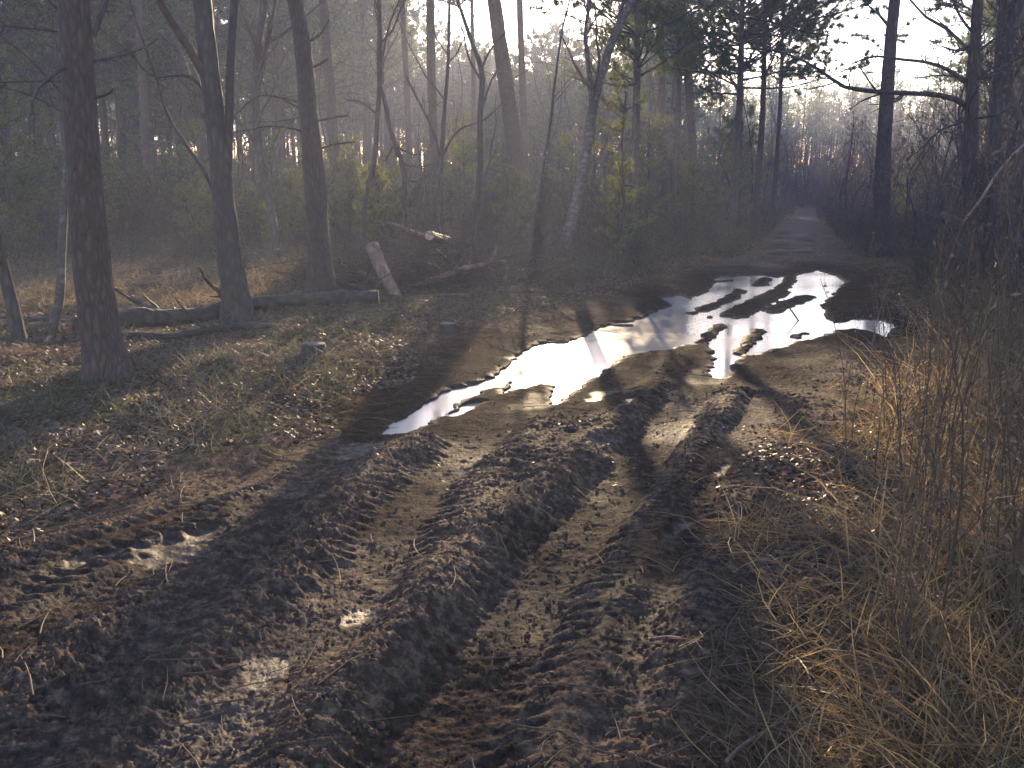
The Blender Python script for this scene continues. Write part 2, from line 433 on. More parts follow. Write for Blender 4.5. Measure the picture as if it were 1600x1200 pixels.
def height(X, Y, fine=True, want_damp_shade=False):
    shp = X.shape; X = X.ravel(); Y = Y.ravel()
    off = track_off(X, Y) + 0.35 * fbm(X, Y, 0.5, 3)
    mud = 1 - sstep(-0.35, 0.35, off)
    r = np.sqrt(X * X + Y * Y)
    h = 0.07 + 0.10 * sstep(8, 3, Y) * mud
    bank = sstep(-0.2, 1.6, off)
    left = X < np.interp(Y, CY, CX)
    h = h + bank * np.where(left, 0.10, 0.16)
    h = h + (0.05 * fbm(X, Y, 0.35, 3) + 0.035 * fbm(X, Y, 1.3, 3)) * (0.35 + 0.9 * bank)
    # rolling ground further off
    h = h + sstep(20, 90, r) * 0.5 * fbm(X, Y, 0.03, 2) * sstep(0, 6, off)
    wet = np.zeros_like(X)
    near = r < 32
    rutmask = np.zeros_like(X)
    xn, yn = X[near], Y[near]
    hn = h[near]; wn_ = wet[near]; rm = rutmask[near]
    jx = 0.04 * fbm(xn, yn, 2.2, 2); jy = 0.04 * fbm(xn + 50, yn, 2.2, 2)
    for p, w, dep in RUTS:
        d, arc, side = seg_dist(xn + jx, yn + jy, p)
        q = d / w
        prof = -dep * (1 - sstep(0.45, 1.15, q))
        sh = dep * 0.55 * np.exp(-((q - 1.45) / 0.33) ** 2)
        lugs = 0.008 * np.tanh(2.0 * np.sin(arc * 2 * pi / 0.08 + side * q * 3.0)) * np.exp(-((q - 0.9) / 0.32) ** 2) * sstep(-0.35, 0.1, perlin(arc * 0.6, arc * 0 + 5 * dep))
        keep = 0.85 + 0.22 * perlin(arc * 0.8 + 3.1, arc * 0 + p[0, 0])
        hn = hn + (prof + sh) * keep * (0.40 - 0.10 * sstep(5.5, 7.5, yn)) + lugs
        rm = np.maximum(rm, 1 - sstep(0.5, 1.1, q))
    if fine:
        # churned mud: ridged lumps, finer octaves close by
        mm = mud[near] * (1 - 0.70 * rm) + 0.25 * (1 - mud[near])
        lum = 0.0
        for f, a in ((3.1, 0.036), (6.7, 0.032), (13.0, 0.026), (27.0, 0.019), (51.0, 0.018), (97.0, 0.010)):
            n = perlin(xn * f + 31, yn * f * 1.25 + 17)
            lum = lum + 0.32 * a * ((1 - np.abs(n) * 2) - 0.35)
        pock = perlin(xn * 1.7 + 9, yn * 1.7 + 4)
        hn = hn + lum * mm * (1 - 0.35 * sstep(5, 8, yn)) * (0.55 + 0.9 * sstep(-0.3, 0.5, pock))
        hn = hn + 0.006 * fbm(xn, yn, 48, 3, 0.6) * (1 - rm * 0.5)
    # small wet hollows
    for c, a, b in WETS:
        dx = (xn - c[0]) * 0.90 - (yn - c[1]) * 0.43; dy = (xn - c[0]) * 0.43 + (yn - c[1]) * 0.90
        q = np.sqrt((dx / (a * 0.72)) ** 2 + (dy / (b * 2.3)) ** 2) + 0.75 * fbm(xn, yn, 6, 3)
        k = 0.5 * (1 - sstep(0.4, 1.2, q))
        lvl = 0.06 + 0.075 * sstep(8, 3, c[1])
        hn = hn * (1 - k) + (np.minimum(hn, lvl) * 0.12 + lvl * 0.88 - 0.015) * k
        wn_ = np.maximum(wn_, k)
    wn_ = np.maximum(wn_, rm * 0.28 * sstep(0.0, 0.5, perlin(xn * 1.1 + 3, yn * 1.1)))
    # the puddle
    pb = (yn > 5.5) & (yn < 19.5) & (xn > -2.5) & (xn < 9)
    xs, ys = xn[pb], yn[pb]
    s = puddle_sdf(xs + 0.035 * fbm(xs, ys, 6, 3), ys + 0.10 * fbm(xs + 20, ys, 4, 3))
    shore = np.clip(s * 0.28, -0.06, 0.9)
    f = sstep(1.1, 0.0, s)
    hh = hn[pb]
    inner = np.where(s < 0, shore * 1.0 - 0.004, np.minimum(shore, 0.018) + 0.004 + (0.08 + 0.25 * sstep(0.25, 0.8, s)) * np.maximum(hh, 0.0))
    hn[pb] = hh * (1 - f) + inner * f
    hn[pb] = np.where(s > 0.02, np.maximum(hn[pb], 0.008), hn[pb])
    wn_[pb] = np.maximum(wn_[pb], 0.35 * sstep(0.10, 0.0, s))
    dm = np.zeros_like(hn); dm[pb] = sstep(1.5, 0.15, s + 0.3 * fbm(xs, ys, 1.5, 2))  # puddle margin: wet mud plus painted shade, fading outwards
    dm = np.maximum(dm, 0.75 * rm * sstep(-0.3, 0.2, perlin(xn * 0.9 + 8, yn * 0.9))); DAMP_SHADE = np.zeros_like(X); DAMP_SHADE[near] = dm  # dark rut mud and rut shadow painted through the same mask
    h[near] = hn; wet[near] = wn_
    if want_damp_shade: return h.reshape(shp), mud.reshape(shp), wet.reshape(shp), DAMP_SHADE.reshape(shp)
    return h.reshape(shp), mud.reshape(shp), wet.reshape(shp)

def hz(x, y):
    return float(height(np.array([float(x)]), np.array([float(y)]), fine=False)[0][0])

def build_ground():
    core = np.linspace(-36, 36, 1060)
    side = np.linspace(36, 324, 130)[1:-1]
    ang = np.radians(np.concatenate([core, side]))
    rad = np.concatenate([np.linspace(0.25, 1.7, 14)[:-1], np.exp(np.linspace(np.log(1.7), np.log(24), 900)), np.exp(np.linspace(np.log(24), np.log(900), 200))[1:]])
    A, R = np.meshgrid(ang, rad)
    X = R * np.sin(A); Y = R * np.cos(A)
    H, mud, wet, damp_shade = height(X, Y, want_damp_shade=True)
    nr, na = X.shape
    V = np.stack([X, Y, H], -1).reshape(-1, 3)
    i = np.arange(nr - 1)[:, None] * na; j = np.arange(na)[None]; j2 = (j + 1) % na
    Q = np.stack([i + j, i + j2, i + na + j2, i + na + j], -1).reshape(-1, 4)[:, ::-1]
    V = np.concatenate([V, [[0, 0, H[0].mean()]]])
    c = len(V) - 1
    T = np.stack([j[0], j2[0], np.full(na, c)], -1)
    mb = MB(); mb.add(V, T=T, Q=Q)
    o = mb.build('ground', M['ground'])
    for nm, arr in (('mud', mud), ('wet', wet), ('damp_shade', damp_shade)):
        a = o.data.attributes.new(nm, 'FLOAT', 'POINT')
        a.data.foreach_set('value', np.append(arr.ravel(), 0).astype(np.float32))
    tag(o, 'rutted muddy track ground with leaf litter banks', 'ground', kind='structure')
build_ground()

def build_water():
    st = 0.125
    xs = np.arange(-2.5, 9, st); ys = np.arange(5.5, 19.5, st)
    Xc, Yc = np.meshgrid(xs + st / 2, ys + st / 2)
    m = puddle_sdf(Xc, Yc) < 0.42
    X, Y = np.meshgrid(np.append(xs, xs[-1] + st), np.append(ys, ys[-1] + st))
    V = np.stack([X, Y, np.zeros_like(X)], -1).reshape(-1, 3)
    n = X.shape[1]
    iy, ix = np.nonzero(m)
    b = iy * n + ix
    Q = np.stack([b, b + 1, b + n + 1, b + n], -1)
    used, inv = np.unique(Q.ravel(), return_inverse=True)
    mb = MB(); mb.add(V[used], Q=inv.reshape(-1, 4))
    o = mb.build('water', M['water'])
    tag(o, 'long puddle of muddy water lying across the rutted track', 'puddle', kind='structure')
build_water()

# ------------------------------------------------------------------ branching
def norm(v): return v / (np.linalg.norm(v, axis=-1, keepdims=True) + 1e-9)

def children(rng, P, R, per, ratio, ang=(35, 65), K=6, tmin=0.2, tmax=0.98, up=0.15, wig=0.18, rr=0.55, tip=0.2, rmin=0.0015, lenabs=None, shrink=0.6):
    N, KP, _ = P.shape
    n = max(1, int(round(N * per)))
    pi_ = np.sort(rng.randint(0, N, n)) if per < 1 else np.repeat(np.arange(N), int(math.ceil(per)))[:]
    n = len(pi_)
    t = rng.uniform(tmin, tmax, n)
    f = t * (KP - 1); i = np.clip(f.astype(int), 0, KP - 2); fr = (f - i)[:, None]
    pos = P[pi_, i] * (1 - fr) + P[pi_, i + 1] * fr
    tan_ = norm(P[pi_, i + 1] - P[pi_, i])
    rad = R[pi_, i] * (1 - fr[:, 0]) + R[pi_, i + 1] * fr[:, 0]
    plen = np.linalg.norm(np.diff(P, axis=1), axis=2).sum(1)[pi_]
    perp = norm(np.cross(tan_, rng.normal(size=(n, 3))))
    a = np.radians(rng.uniform(*ang, n))[:, None]
    d = norm(tan_ * np.cos(a) + perp * np.sin(a))
    L = (plen * ratio if lenabs is None else np.full(n, lenabs)) * (1 - shrink * t) * rng.uniform(0.55, 1.25, n)
    out = np.zeros((n, K, 3)); out[:, 0] = pos
    for k in range(1, K):
        d = norm(d + wig * rng.normal(size=(n, 3)) + np.array([0, 0, up]))
        out[:, k] = out[:, k - 1] + d * (L / (K - 1))[:, None]
    r0 = np.maximum(rad * rr, rmin)
    RR = r0[:, None] * np.linspace(1, tip, K)[None]
    return out, np.maximum(RR, rmin * 0.6)

def tufts(mb, rng, P, R, per, L, W, nb, tmin=0.3, spread=0.9):
    """bunches of needles along twigs"""
    N, KP, _ = P.shape
    pi_ = np.repeat(np.arange(N), per); n = len(pi_)
    t = rng.uniform(tmin, 1.0, n)
    f = t * (KP - 1); i = np.clip(f.astype(int), 0, KP - 2); fr = (f - i)[:, None]
    pos = P[pi_, i] * (1 - fr) + P[pi_, i + 1] * fr
    tn = norm(P[pi_, i + 1] - P[pi_, i])
    pos = np.repeat(pos, nb, 0); tn = np.repeat(tn, nb, 0)
    d = norm(tn * 0.8 + spread * rng.normal(size=tn.shape) + np.array([0, 0, 0.25]))
    n2 = len(pos)
    mb.blades(pos, d, L * rng.uniform(0.6, 1.3, n2), W, rng)

def resample(pts, n):
    pts = np.asarray(pts, float)
    d = np.concatenate([[0], np.cumsum(np.linalg.norm(np.diff(pts[:, :3], axis=0), axis=1))])
    s = np.linspace(0, d[-1], n)
    # smooth (Catmull-like) by cubic hermite on each coordinate
    out = np.zeros((n, pts.shape[1]))
    m = np.gradient(pts, d, axis=0)
    k = np.clip(np.searchsorted(d, s, side='right') - 1, 0, len(d) - 2)
    h = (d[k + 1] - d[k])[:, None]; t = ((s - d[k])[:, None]) / h
    out = (2*t**3 - 3*t**2 + 1) * pts[k] + (t**3 - 2*t**2 + t) * h * m[k] + (-2*t**3 + 3*t**2) * pts[k + 1] + (t**3 - t**2) * h * m[k + 1]
    return out

def trunk_tube(mb, rng, pts, n=20, seglen=0.10, flare=0.0, lump=0.05):
    """pts (K,4): x y z radius. lumpy bark silhouette"""
    L = np.linalg.norm(np.diff(pts[:, :3], axis=0), axis=1).sum()
    K = int(max(8, L / seglen))
    q = resample(pts, K)
    P = q[:, :3]; R = np.maximum(q[:, 3], 0.002)
    z = P[:, 2] - P[0, 2]
    a = np.arange(n) * 2 * pi / n
    Z, A = np.meshgrid(z, a, indexing='ij')
    s = rng.uniform(0, 99)
    lum = 1 + lump * perlin(A * 1.6 + s, Z * 3 + s) + lump * 0.7 * perlin(A * 4 + s, Z * 9 + s)
    fl = 1 + flare * np.exp(-Z / 0.22) * (1 + 0.45 * np.cos(A * 4 + s) + 0.3 * np.cos(A * 3 + 2 * s))
    mb.tubes(P[None], (R[:, None] * lum * fl)[None], n=n)
    return P[None], R[None]

def place_px(pts, Yb=None, wander=0.0, rng=None):
    """trunk drawn as (photo x, photo y, photo width), base first -> world points in the tree's own depth plane"""
    x0, y0, _ = pts[0]
    if Yb is None:
        Yb = ground(x0, y0, 0.12)[1]
    out = []
    for k, (x, y, w) in enumerate(pts):
        yy = Yb + (wander * rng.normal() * k / len(pts) if rng is not None and k else 0)
        p = at(x, y, yy)
        out.append([*p, 0.5 * w * yy / F])
    return np.array(out)

def extend_up(pts, H, topr=0.04, straight=0.6, rng=None, n=5):
    """carry the trunk on above the photo's upper edge to height H"""
    p = pts.copy()
    d = norm(p[-1, :3] - p[-2, :3])
    z0 = p[-1, 2]; 
    if H <= z0 + 0.5: return p
    rows = []
    for k in range(1, n + 1):
        t = k / n
        z = z0 + (H - z0) * t
        dx = d[:2] / max(d[2], 0.3) * (H - z0) * (t - straight * t * t / 1.0)
        if rng is not None: dx = dx + rng.normal(size=2) * 0.12 * t
        rows.append([p[-1, 0] + dx[0], p[-1, 1] + dx[1], z, p[-1, 3] * (1 - t) + topr * t])
    return np.vstack([p, rows])

def local(pts):
    b = pts[0, :3].copy()
    q = pts.copy(); q[:, :3] -= b
    return q, b

def pine_crown(rng, trunk_pts, z0, mbw, mbn, nbr=34, blen=2.0, tl=0.16, tw=0.03, nb=7, per=5, sub=7, K=6):
    """whorled pine branches above local height z0 with tufts of needles"""
    P = resample(trunk_pts, 60)
    zz = P[:, 2]
    H = zz[-1]
    z = rng.uniform(0, 1, nbr) ** 0.9 * (H - z0) + z0
    idx = np.searchsorted(zz, z).clip(1, 59)
    base = P[idx, :3].copy()
    t = (z - z0) / max(H - z0, 0.1)
    L = blen * (0.45 + 0.9 * np.sin(np.clip(t * 0.85 + 0.18, 0, 1) * pi) ** 0.8) * rng.uniform(0.55, 1.2, nbr)
    az = rng.uniform(0, 2 * pi, nbr)
    el = np.radians(rng.uniform(-12, 38, nbr) + 25 * t)
    d = np.stack([np.cos(az) * np.cos(el), np.sin(az) * np.cos(el), np.sin(el)], -1)
    out = np.zeros((nbr, K, 3)); out[:, 0] = base
    for k in range(1, K):
        d = norm(d + 0.10 * rng.normal(size=d.shape) + np.array([0, 0, 0.07]))
        out[:, k] = out[:, k - 1] + d * (L / (K - 1))[:, None]
    R = np.maximum(P[idx, 3] * 0.35, 0.012)[:, None] * np.linspace(1, 0.25, K)[None]
    mbw.tubes(out, R, n=4, cap=False)
    c, cr = children(rng, out, R, sub, 0.38, ang=(30, 60), K=4, tmin=0.3, up=0.1, wig=0.15, rr=0.5, rmin=0.004)
    mbw.tubes(c, cr, n=3)
    tufts(mbn, rng, c, cr, per, tl, tw, nb, tmin=0.2)
    tufts(mbn, rng, out, R, max(2, per // 2), tl, tw, nb, tmin=0.55)

def dead_stubs(rng, trunk_pts, mb, n, z0, z1, L=(0.25, 1.2), r=0.012):
    P = resample(trunk_pts, 60)
    z = rng.uniform(z0, z1, n); idx = np.searchsorted(P[:, 2], z).clip(1, 59)
    az = rng.uniform(0, 2 * pi, n); el = np.radians(rng.uniform(-15, 35, n))
    d = np.stack([np.cos(az) * np.cos(el), np.sin(az) * np.cos(el), np.sin(el)], -1)
    ln = rng.uniform(*L, n)
    K = 6; out = np.zeros((n, K, 3)); out[:, 0] = P[idx, :3]
    for k in range(1, K):
        d = norm(d + 0.16 * rng.normal(size=d.shape)); out[:, k] = out[:, k - 1] + d * (ln / (K - 1))[:, None]
    R = r * rng.uniform(0.6, 1.5, n)[:, None] * np.linspace(1, 0.35, K)[None]
    mb.tubes(out, R, n=5)
    c, cr = children(rng, out, R, 2, 0.45, K=4, rmin=0.002, up=0.0)
    mb.tubes(c, cr, n=3)

def bare_crown(rng, P, R, mb, lv=(9, 6, 4), ratio=(0.42, 0.42, 0.5), tmin=0.3, up=0.14, rmin=0.0022, ang=(28, 60)):
    cur, cr = P, R
    for k, (per, ra) in enumerate(zip(lv, ratio)):
        K = (8, 6, 4, 4)[k]
        cur, cr = children(rng, cur, cr, per, ra, ang=ang, K=K, tmin=tmin if k == 0 else 0.15, up=up * (1 if k < 2 else 0.4), wig=(0.16, 0.2, 0.22, 0.2)[k], rr=0.5, rmin=rmin)
        mb.tubes(cur, cr, n=4 if k == 0 else 3, cap=False)
    return cur, cr

# ------------------------------------------------------------------ trees one can tell apart
def px_pine(label, pts, H, seed, bark='pine_bark', crown_z=7.0, stubs=14, stub_z=(1.2, 7), Yb=None, limbs=(), flare=0.35, group=None, blen=2.0, nbr=30, name='pine_tree', tw=0.03):
    rng = np.random.RandomState(seed)
    w = place_px(pts, Yb)
    w[0, 2] = hz(w[0, 0], w[0, 1]) - 0.05
    w = extend_up(w, H, topr=0.03, rng=rng)
    q, b = local(w)
    root = empty(name, b)
    tag(root, label, 'pine tree', group)
    mt = MB(); trunk_tube(mt, rng, q, n=22, flare=flare, lump=0.07)
    mt.build('trunk', M[bark], root)
    mbr = MB(); dead_stubs(rng, q, mbr, stubs, stub_z[0], stub_z[1]);
    mw = MB(); mn = MB()
    pine_crown(rng, q, crown_z, mw, mn, nbr=nbr, blen=blen, tw=tw)
    mbr.build('dead_branches', M['dark_bark'], root)
    co = mn.build('crown', M['needles'], root, smooth=False)
    mw.build('limbs', M['dark_bark'], co)
    for lp in limbs:     # limbs drawn in the photo
        lw = place_px(lp, w[0, 1]); lw[:, :3] -= b
        ml = MB(); K = 16
        lq = resample(lw, K)
        ml.tubes(lq[None, :, :3], np.maximum(lq[None, :, 3], 0.003), n=7)
        c, cr = children(rng, lq[None, :, :3], lq[None, :, 3], 10, 0.25, K=5, rmin=0.002, up=0.05, tmin=0.25)
        ml.tubes(c, cr, n=3)
        c2, cr2 = children(rng, c, cr, 3, 0.45, K=4, rmin=0.0018, up=0.0)
        ml.tubes(c2, cr2, n=3)
        ml.build('limb', M['dark_bark'], root)
    return root, q, b

def px_bare(label, stems, H, seed, bark='dark_bark', Yb=None, lv=(12, 6, 3), group=None, name='bare_tree', cat='bare tree', twig_ratio=(0.3, 0.4, 0.5), tmin=0.2, flare=0.2, up=0.14, leafy=0, rmin=0.0022):
    rng = np.random.RandomState(seed)
    w0 = place_px(stems[0], Yb)
    w0[0, 2] = hz(w0[0, 0], w0[0, 1]) - 0.05
    b = w0[0, :3].copy(); Y = w0[0, 1]
    root = empty(name, b)
    tag(root, label, cat, group)
    mc = MB()
    for k, st in enumerate(stems):
        w = w0 if k == 0 else place_px(st, Y)
        if w[-1, 2] > 0 and st[-1][1] <= 5: w = extend_up(w, H * (1 if k == 0 else 0.85), topr=0.012, straight=0.4, rng=rng)
        q = w.copy(); q[:, :3] -= b
        mt = MB(); trunk_tube(mt, rng, q, n=14, flare=flare if k == 0 else 0, lump=0.09, seglen=0.08)
        mt.build('trunk' if k == 0 else 'stem', M[bark], root)
        pq = resample(q, 24)
        tips, tr = bare_crown(rng, pq[None, :, :3], pq[None, :, 3], mc, lv=lv, ratio=twig_ratio, tmin=tmin, up=up, rmin=rmin)
    mc.build('crown', M['twig'], root)
    return root

L_ = 'large'
# left side
px_pine('thick reddish-brown pine trunk at left, its flared foot closest to the camera',
        [(176,606,60),(168,570,60),(152,480,56),(140,375,55),(130,250,50),(122,120,47),(115,0,45)], 15, 11, crown_z=8, stubs=8, stub_z=(1.6, 7),
        flare=0.5, limbs=[[(146,55,9),(158,25,8),(170,-5,7),(190,-60,5)], [(148,153,5),(160,150,4),(172,145,3),(176,138,2)], [(140,185,4),(100,175,3),(50,150,2.5),(-20,130,2)],
               [(128,128,3),(60,127,2.5),(-30,130,2)], [(128,60,3),(90,50,2.5),(0,40,2)]])
px_bare('slender dark trunk leaning left at the left edge, beside a clearing of dead leaves',
        [[(32,532,22),(22,490,20),(8,430,18),(-14,345,17),(-45,200,15),(-80,50,12)]], 7, 12, lv=(8, 5, 3))
px_bare('thin birch with pale flecked bark just left of the thick pine trunk',
        [[(80,524,15),(92,470,14),(97,390,12),(101,320,11),(105,255,10),(108,120,9),(104,0,8)]], 9, 13, bark='birch_bark', lv=(9, 5, 3), name='birch_tree', cat='birch tree')
px_bare('twin-stemmed tree with a forked upright trunk behind the long fallen log',
        [[(374,506,46),(368,460,42),(358,400,38),(348,300,33),(338,200,30),(326,100,28),(316,0,27)],
         [(352,300,16),(356,240,14),(358,190,13),(360,100,12),(366,0,11)],
         [(338,310,6),(320,270,5),(290,225,4.5),(265,185,4),(240,110,3.5),(215,40,3),(195,-30,3)],
         [(346,282,4),(330,170,4),(300,121,3.5),(235,117,3),(200,80,2.5),(150,40,2)]], 12, 14, bark='dark_bark', lv=(14, 6, 3), flare=0.35)
px_bare('curved slim tree bending right at its foot between twin-stemmed tree and pine',
        [[(433,356,14),(420,310,13),(407,250,12),(401,180,12),(401,110,11),(412,0,10)], [(404,115,6),(420,60,5),(430,0,4)]], 9, 15, Yb=17, lv=(10, 6, 3))
px_pine('dark straight pine with short stubs, standing beside the pale sawn log end',
        [(503,470,46),(501,430,40),(497,370,35),(490,260,32),(481,160,27),(471,60,24),(460,-5,22)], 15, 16, crown_z=7.5, stubs=9, stub_z=(1.0, 6),
        limbs=[[(478,68,4),(498,55,3),(515,30,2.5)], [(482,107,4),(500,100,3.5),(512,92,3)],[(490,190,4),(515,185,3),(545,180,2)], [(494,235,4),(520,226,3),(555,222,2)],[(485,165,4),(450,155,3),(405,150,2.5),(365,182,2)]])
px_pine('slim grey-brown pine trunk right behind the dark straight pine',
        [(530,388,17),(526,300,16),(522,240,16),(515,130,15),(505,0,13)], 14, 17, Yb=24, crown_z=7.5, stubs=8, stub_z=(2, 7))
# middle
px_bare('thin crooked black tree with two snaking stems behind the heap of cut branches',
        [[(566,420,10),(568,360,9),(571,310,8),(583,262,8),(590,180,7),(594,100,7),(592,0,6)],
         [(594,132,6),(604,170,7),(606,185,7),(618,225,8),(630,262,8),(632,330,8),(634,390,9)],
         [(596,100,3),(608,40,3),(624,0,2.5)], [(588,178,3),(565,160,2.5),(540,156,2)]], 8, 18, lv=(14, 6, 3), Yb=15.5, flare=0.1)
px_pine('narrow pale pine trunk behind the crooked black tree',
        [(645,380,9),(640,250,9),(636,140,9),(628,0,8)], 13, 19, Yb=33, crown_z=7.5, stubs=6, stub_z=(2, 7), flare=0.1, name='pine_tree')
px_pine('upright pine trunk behind the round sawn log face in the branch heap',
        [(684,385,16),(682,300,14),(676,180,13),(673,60,13),(672,0,12)], 14, 20, Yb=25, crown_z=7.8, stubs=8, stub_z=(2, 7), flare=0.1)
px_bare('forked dark sapling rising behind the round sawn log face',
        [[(688,400,8),(688,330,8),(690,250,7),(694,180,6),(700,100,5),(702,0,4)],[(690,250,5),(675,200,4),(655,160,3.5),(635,120,3)],[(691,245,4),(715,205,3),(760,185,2),(800,140,1.5)]], 7, 21, Yb=17, lv=(10, 6, 3), flare=0.1)
px_bare('sinuous dark young tree leaning at the top, right of the branch heap',
        [[(741,410,11),(744,340,10),(750,260,10),(750,180,9),(752,108,8),(735,60,6),(715,0,5)],[(752,108,4),(765,80,3),(790,50,2)]], 7, 22, Yb=16, lv=(11, 6, 3), flare=0.15)
px_pine('sturdy pine trunk leaning left over the brush, left of the leaning birch',
        [(819,425,34),(818,370,29),(812,290,27),(800,200,24),(786,100,22),(772,0,20)], 15, 23, Yb=21, crown_z=9.5, stubs=10, stub_z=(2, 7), nbr=14)
px_pine('thin pine pole crossing the leaning pine trunk behind the puddle',
        [(824,400,11),(820,250,11),(816,120,10),(812,0,9)], 13, 24, Yb=29, crown_z=8.5, stubs=6, stub_z=(2, 7), flare=0.1, nbr=12)
px_bare('twisted birch leaning right with pale bark patches, behind the bright end of puddle',
        [[(864,440,18),(872,405,15),(890,355,16),(906,290,15),(918,220,16),(927,165,14),(942,110,13),(962,50,12),(988,0,11)],
         [(925,170,8),(920,110,7),(915,50,6),(922,0,5)]], 9, 25, bark='birch_bark', Yb=17.5, lv=(14, 7, 3), name='birch_tree', cat='birch tree')
px_bare('thin pale-barked sapling slanting right, just left of the twisted birch',
        [[(822,418,7),(836,330,6),(848,260,5),(860,190,4),(868,120,3.5),(880,40,3),(890,0,2.5)]], 7, 26, bark='birch_bark', Yb=18.5, lv=(10, 6, 3), name='birch_tree', cat='birch tree', flare=0.1)
px_pine('straight pine trunk seen above the middle of the puddle',
        [(1038,385,13),(1035,250,12),(1033,100,11),(1031,0,10)], 14, 27, Yb=32, crown_z=6.5, stubs=8, stub_z=(2, 6), flare=0.1)
px_pine('leaning pine trunk behind the drooping pine boughs',
        [(1092,385,14),(1086,280,13),(1079,180,12),(1073,90,12),(1066,0,11)], 14, 28, Yb=32, crown_z=6.5, stubs=8, stub_z=(2, 6), flare=0.1)
# right side
px_pine('tall pine standing alone against the white sky gap right of the track',
        [(1374,418,27),(1377,330,24),(1381,230,22),(1387,130,19),(1393,50,17),(1398,0,16)], 12, 29, Yb=20, crown_z=4.2, stubs=10, stub_z=(1.5, 4), nbr=26, blen=0.8)
px_pine('dark pine at right with a long limb reaching across the sky gap',
        [(1530,478,40),(1524,430,34),(1518,350,26),(1516,250,22),(1519,150,19),(1524,60,16),(1528,0,15)], 13, 30, Yb=12, crown_z=3.3, stubs=22, stub_z=(1.0, 5), nbr=34,
        limbs=[[(1513,168,10),(1490,154,8.5),(1450,147,8),(1400,145,7),(1350,141,7),(1315,134,6),(1285,112,5),(1255,95,4),(1215,80,3),(1160,75,2)],
               [(1508,128,8),(1480,108,6),(1450,98,5),(1410,93,4.5),(1360,89,3.5),(1330,100,2)],
               [(1527,60,5),(1500,25,4),(1485,-10,3)], [(1524,75,4),(1490,78,3),(1470,72,2)], [(1508,125,4),(1480,118,3),(1430,122,2)],
               [(1518,420,26),(1509,388,23),(1499,362,20),(1484,346,18),(1470,336,15)], [(1530,80,4),(1555,60,3),(1600,40,2)]])
px_bare('leaning dark tree at the right edge crossing behind the long-limbed pine',
        [[(1533,455,20),(1541,380,19),(1551,290,19),(1556,200,18),(1566,110,20),(1580,40,20),(1592,-5,19)],[(1556,200,12),(1558,120,11),(1563,40,10),(1570,-20,9)]], 10, 31, Yb=13.5, lv=(20, 8, 3))
px_bare('grey bare tree at the far right edge above the tall dead stalks',
        [[(1604,470,16),(1600,380,15),(1606,250,13),(1612,100,11),(1618,0,10)]], 8, 32, Yb=11, lv=(18, 8, 4))

# ------------------------------------------------------------------ mid-distance pine with low boughs, and the young pine
def low_pine(label, base, Yb, H, z0, seed, blen, nbr, bias=None, mat='needles', tl=0.085, tw=0.010, nb=12, per=7, sub=10, name='pine_tree', rb=0.10):
    rng = np.random.RandomState(seed)
    b = at(base[0], base[1], Yb); b[2] = hz(b[0], b[1]) - 0.03
    root = empty(name, b); tag(root, label, 'pine tree')
    pts = np.array([[0, 0, 0, rb], [0.05, 0, H * 0.35, rb * 0.8], [0.0, 0.05, H * 0.7, rb * 0.5], [0.05, 0, H, 0.02]])
    mt = MB(); trunk_tube(mt, rng, pts, n=14, flare=0.15)
    mt.build('trunk', M['pine_bark'], root)
    mw = MB(); mn = MB()
    pine_crown(rng, pts, z0, mw, mn, nbr=nbr, blen=blen, tl=tl, tw=tw, nb=nb, per=per, sub=sub)
    co = mn.build('crown', M[mat], root, smooth=False)
    mw.build('limbs', M['dark_bark'], co)
    return root
low_pine('broad dark pine whose drooping boughs fill the top beside the sky gap', (1142, 385), 24, 9.5, 3.2, 41, 2.7, 110, tl=0.12, tw=0.012, nb=26, per=8)
low_pine('dark bushy pine with hanging boughs seen just left of the broad dark pine', (1050, 385), 30, 10, 4.6, 45, 2.6, 80, tl=0.13, tw=0.017, nb=20)
low_pine('dark pine with ragged crown against the left edge of the sky gap', (1205, 380), 38, 11.5, 5.0, 46, 2.2, 80, tl=0.14, tw=0.02, nb=18)
low_pine('ragged pine just right of the broad dark pine at the gap edge', (1178, 382), 28, 9.5, 4.3, 47, 2.1, 90, tl=0.12, tw=0.014, nb=22)
low_pine('dense dark pine with feathery boughs directly behind the twisted birch', (985, 400), 21, 8.5, 3.2, 42, 1.8, 60, tl=0.11, tw=0.011, nb=18)
low_pine('slim young pine with yellow-green tufts at the puddle end of the brush', (968, 415), 17, 3.0, 0.25, 43, 0.6, 22, mat='needles_pale', tl=0.07, tw=0.008, sub=6, rb=0.035, name='young_pine')
low_pine('pine of medium height with low boughs at the top centre, left of the birch', (740, 400), 34, 12, 6.4, 44, 2.2, 44, tl=0.14, tw=0.03)

# ------------------------------------------------------------------ prototypes for the wood behind
def proto_pine(seed, H, z0, blen, nbr, label='x'):
    rng = np.random.RandomState(seed)
    root = empty('pine_tree', (0, 0, 0)); tag(root, label, 'pine tree')
    lean = rng.normal(size=2) * 0.25
    pts = np.array([[0, 0, -0.3, 0.155], [lean[0] * .2, lean[1] * .2, H * .3, 0.13], [lean[0] * .6 + .05, lean[1] * .6, H * .65, 0.10], [lean[0], lean[1], H, 0.02]])
    mt = MB(); trunk_tube(mt, rng, pts, n=10, seglen=0.35, lump=0.05)
    dead_stubs(rng, pts, mt, 12, 2.0, z0, L=(0.3, 1.3))
    mt.build('trunk', M['pine_bark'], root)
    mw = MB(); mn = MB()
    pine_crown(rng, pts, z0, mn if False else mw, mn, nbr=nbr, blen=blen, tl=0.22, tw=0.058, nb=9, per=5, sub=6)
    co = mn.build('crown', M['needles'], root, smooth=False)
    mw.build('limbs', M['dark_bark'], root)
    return root

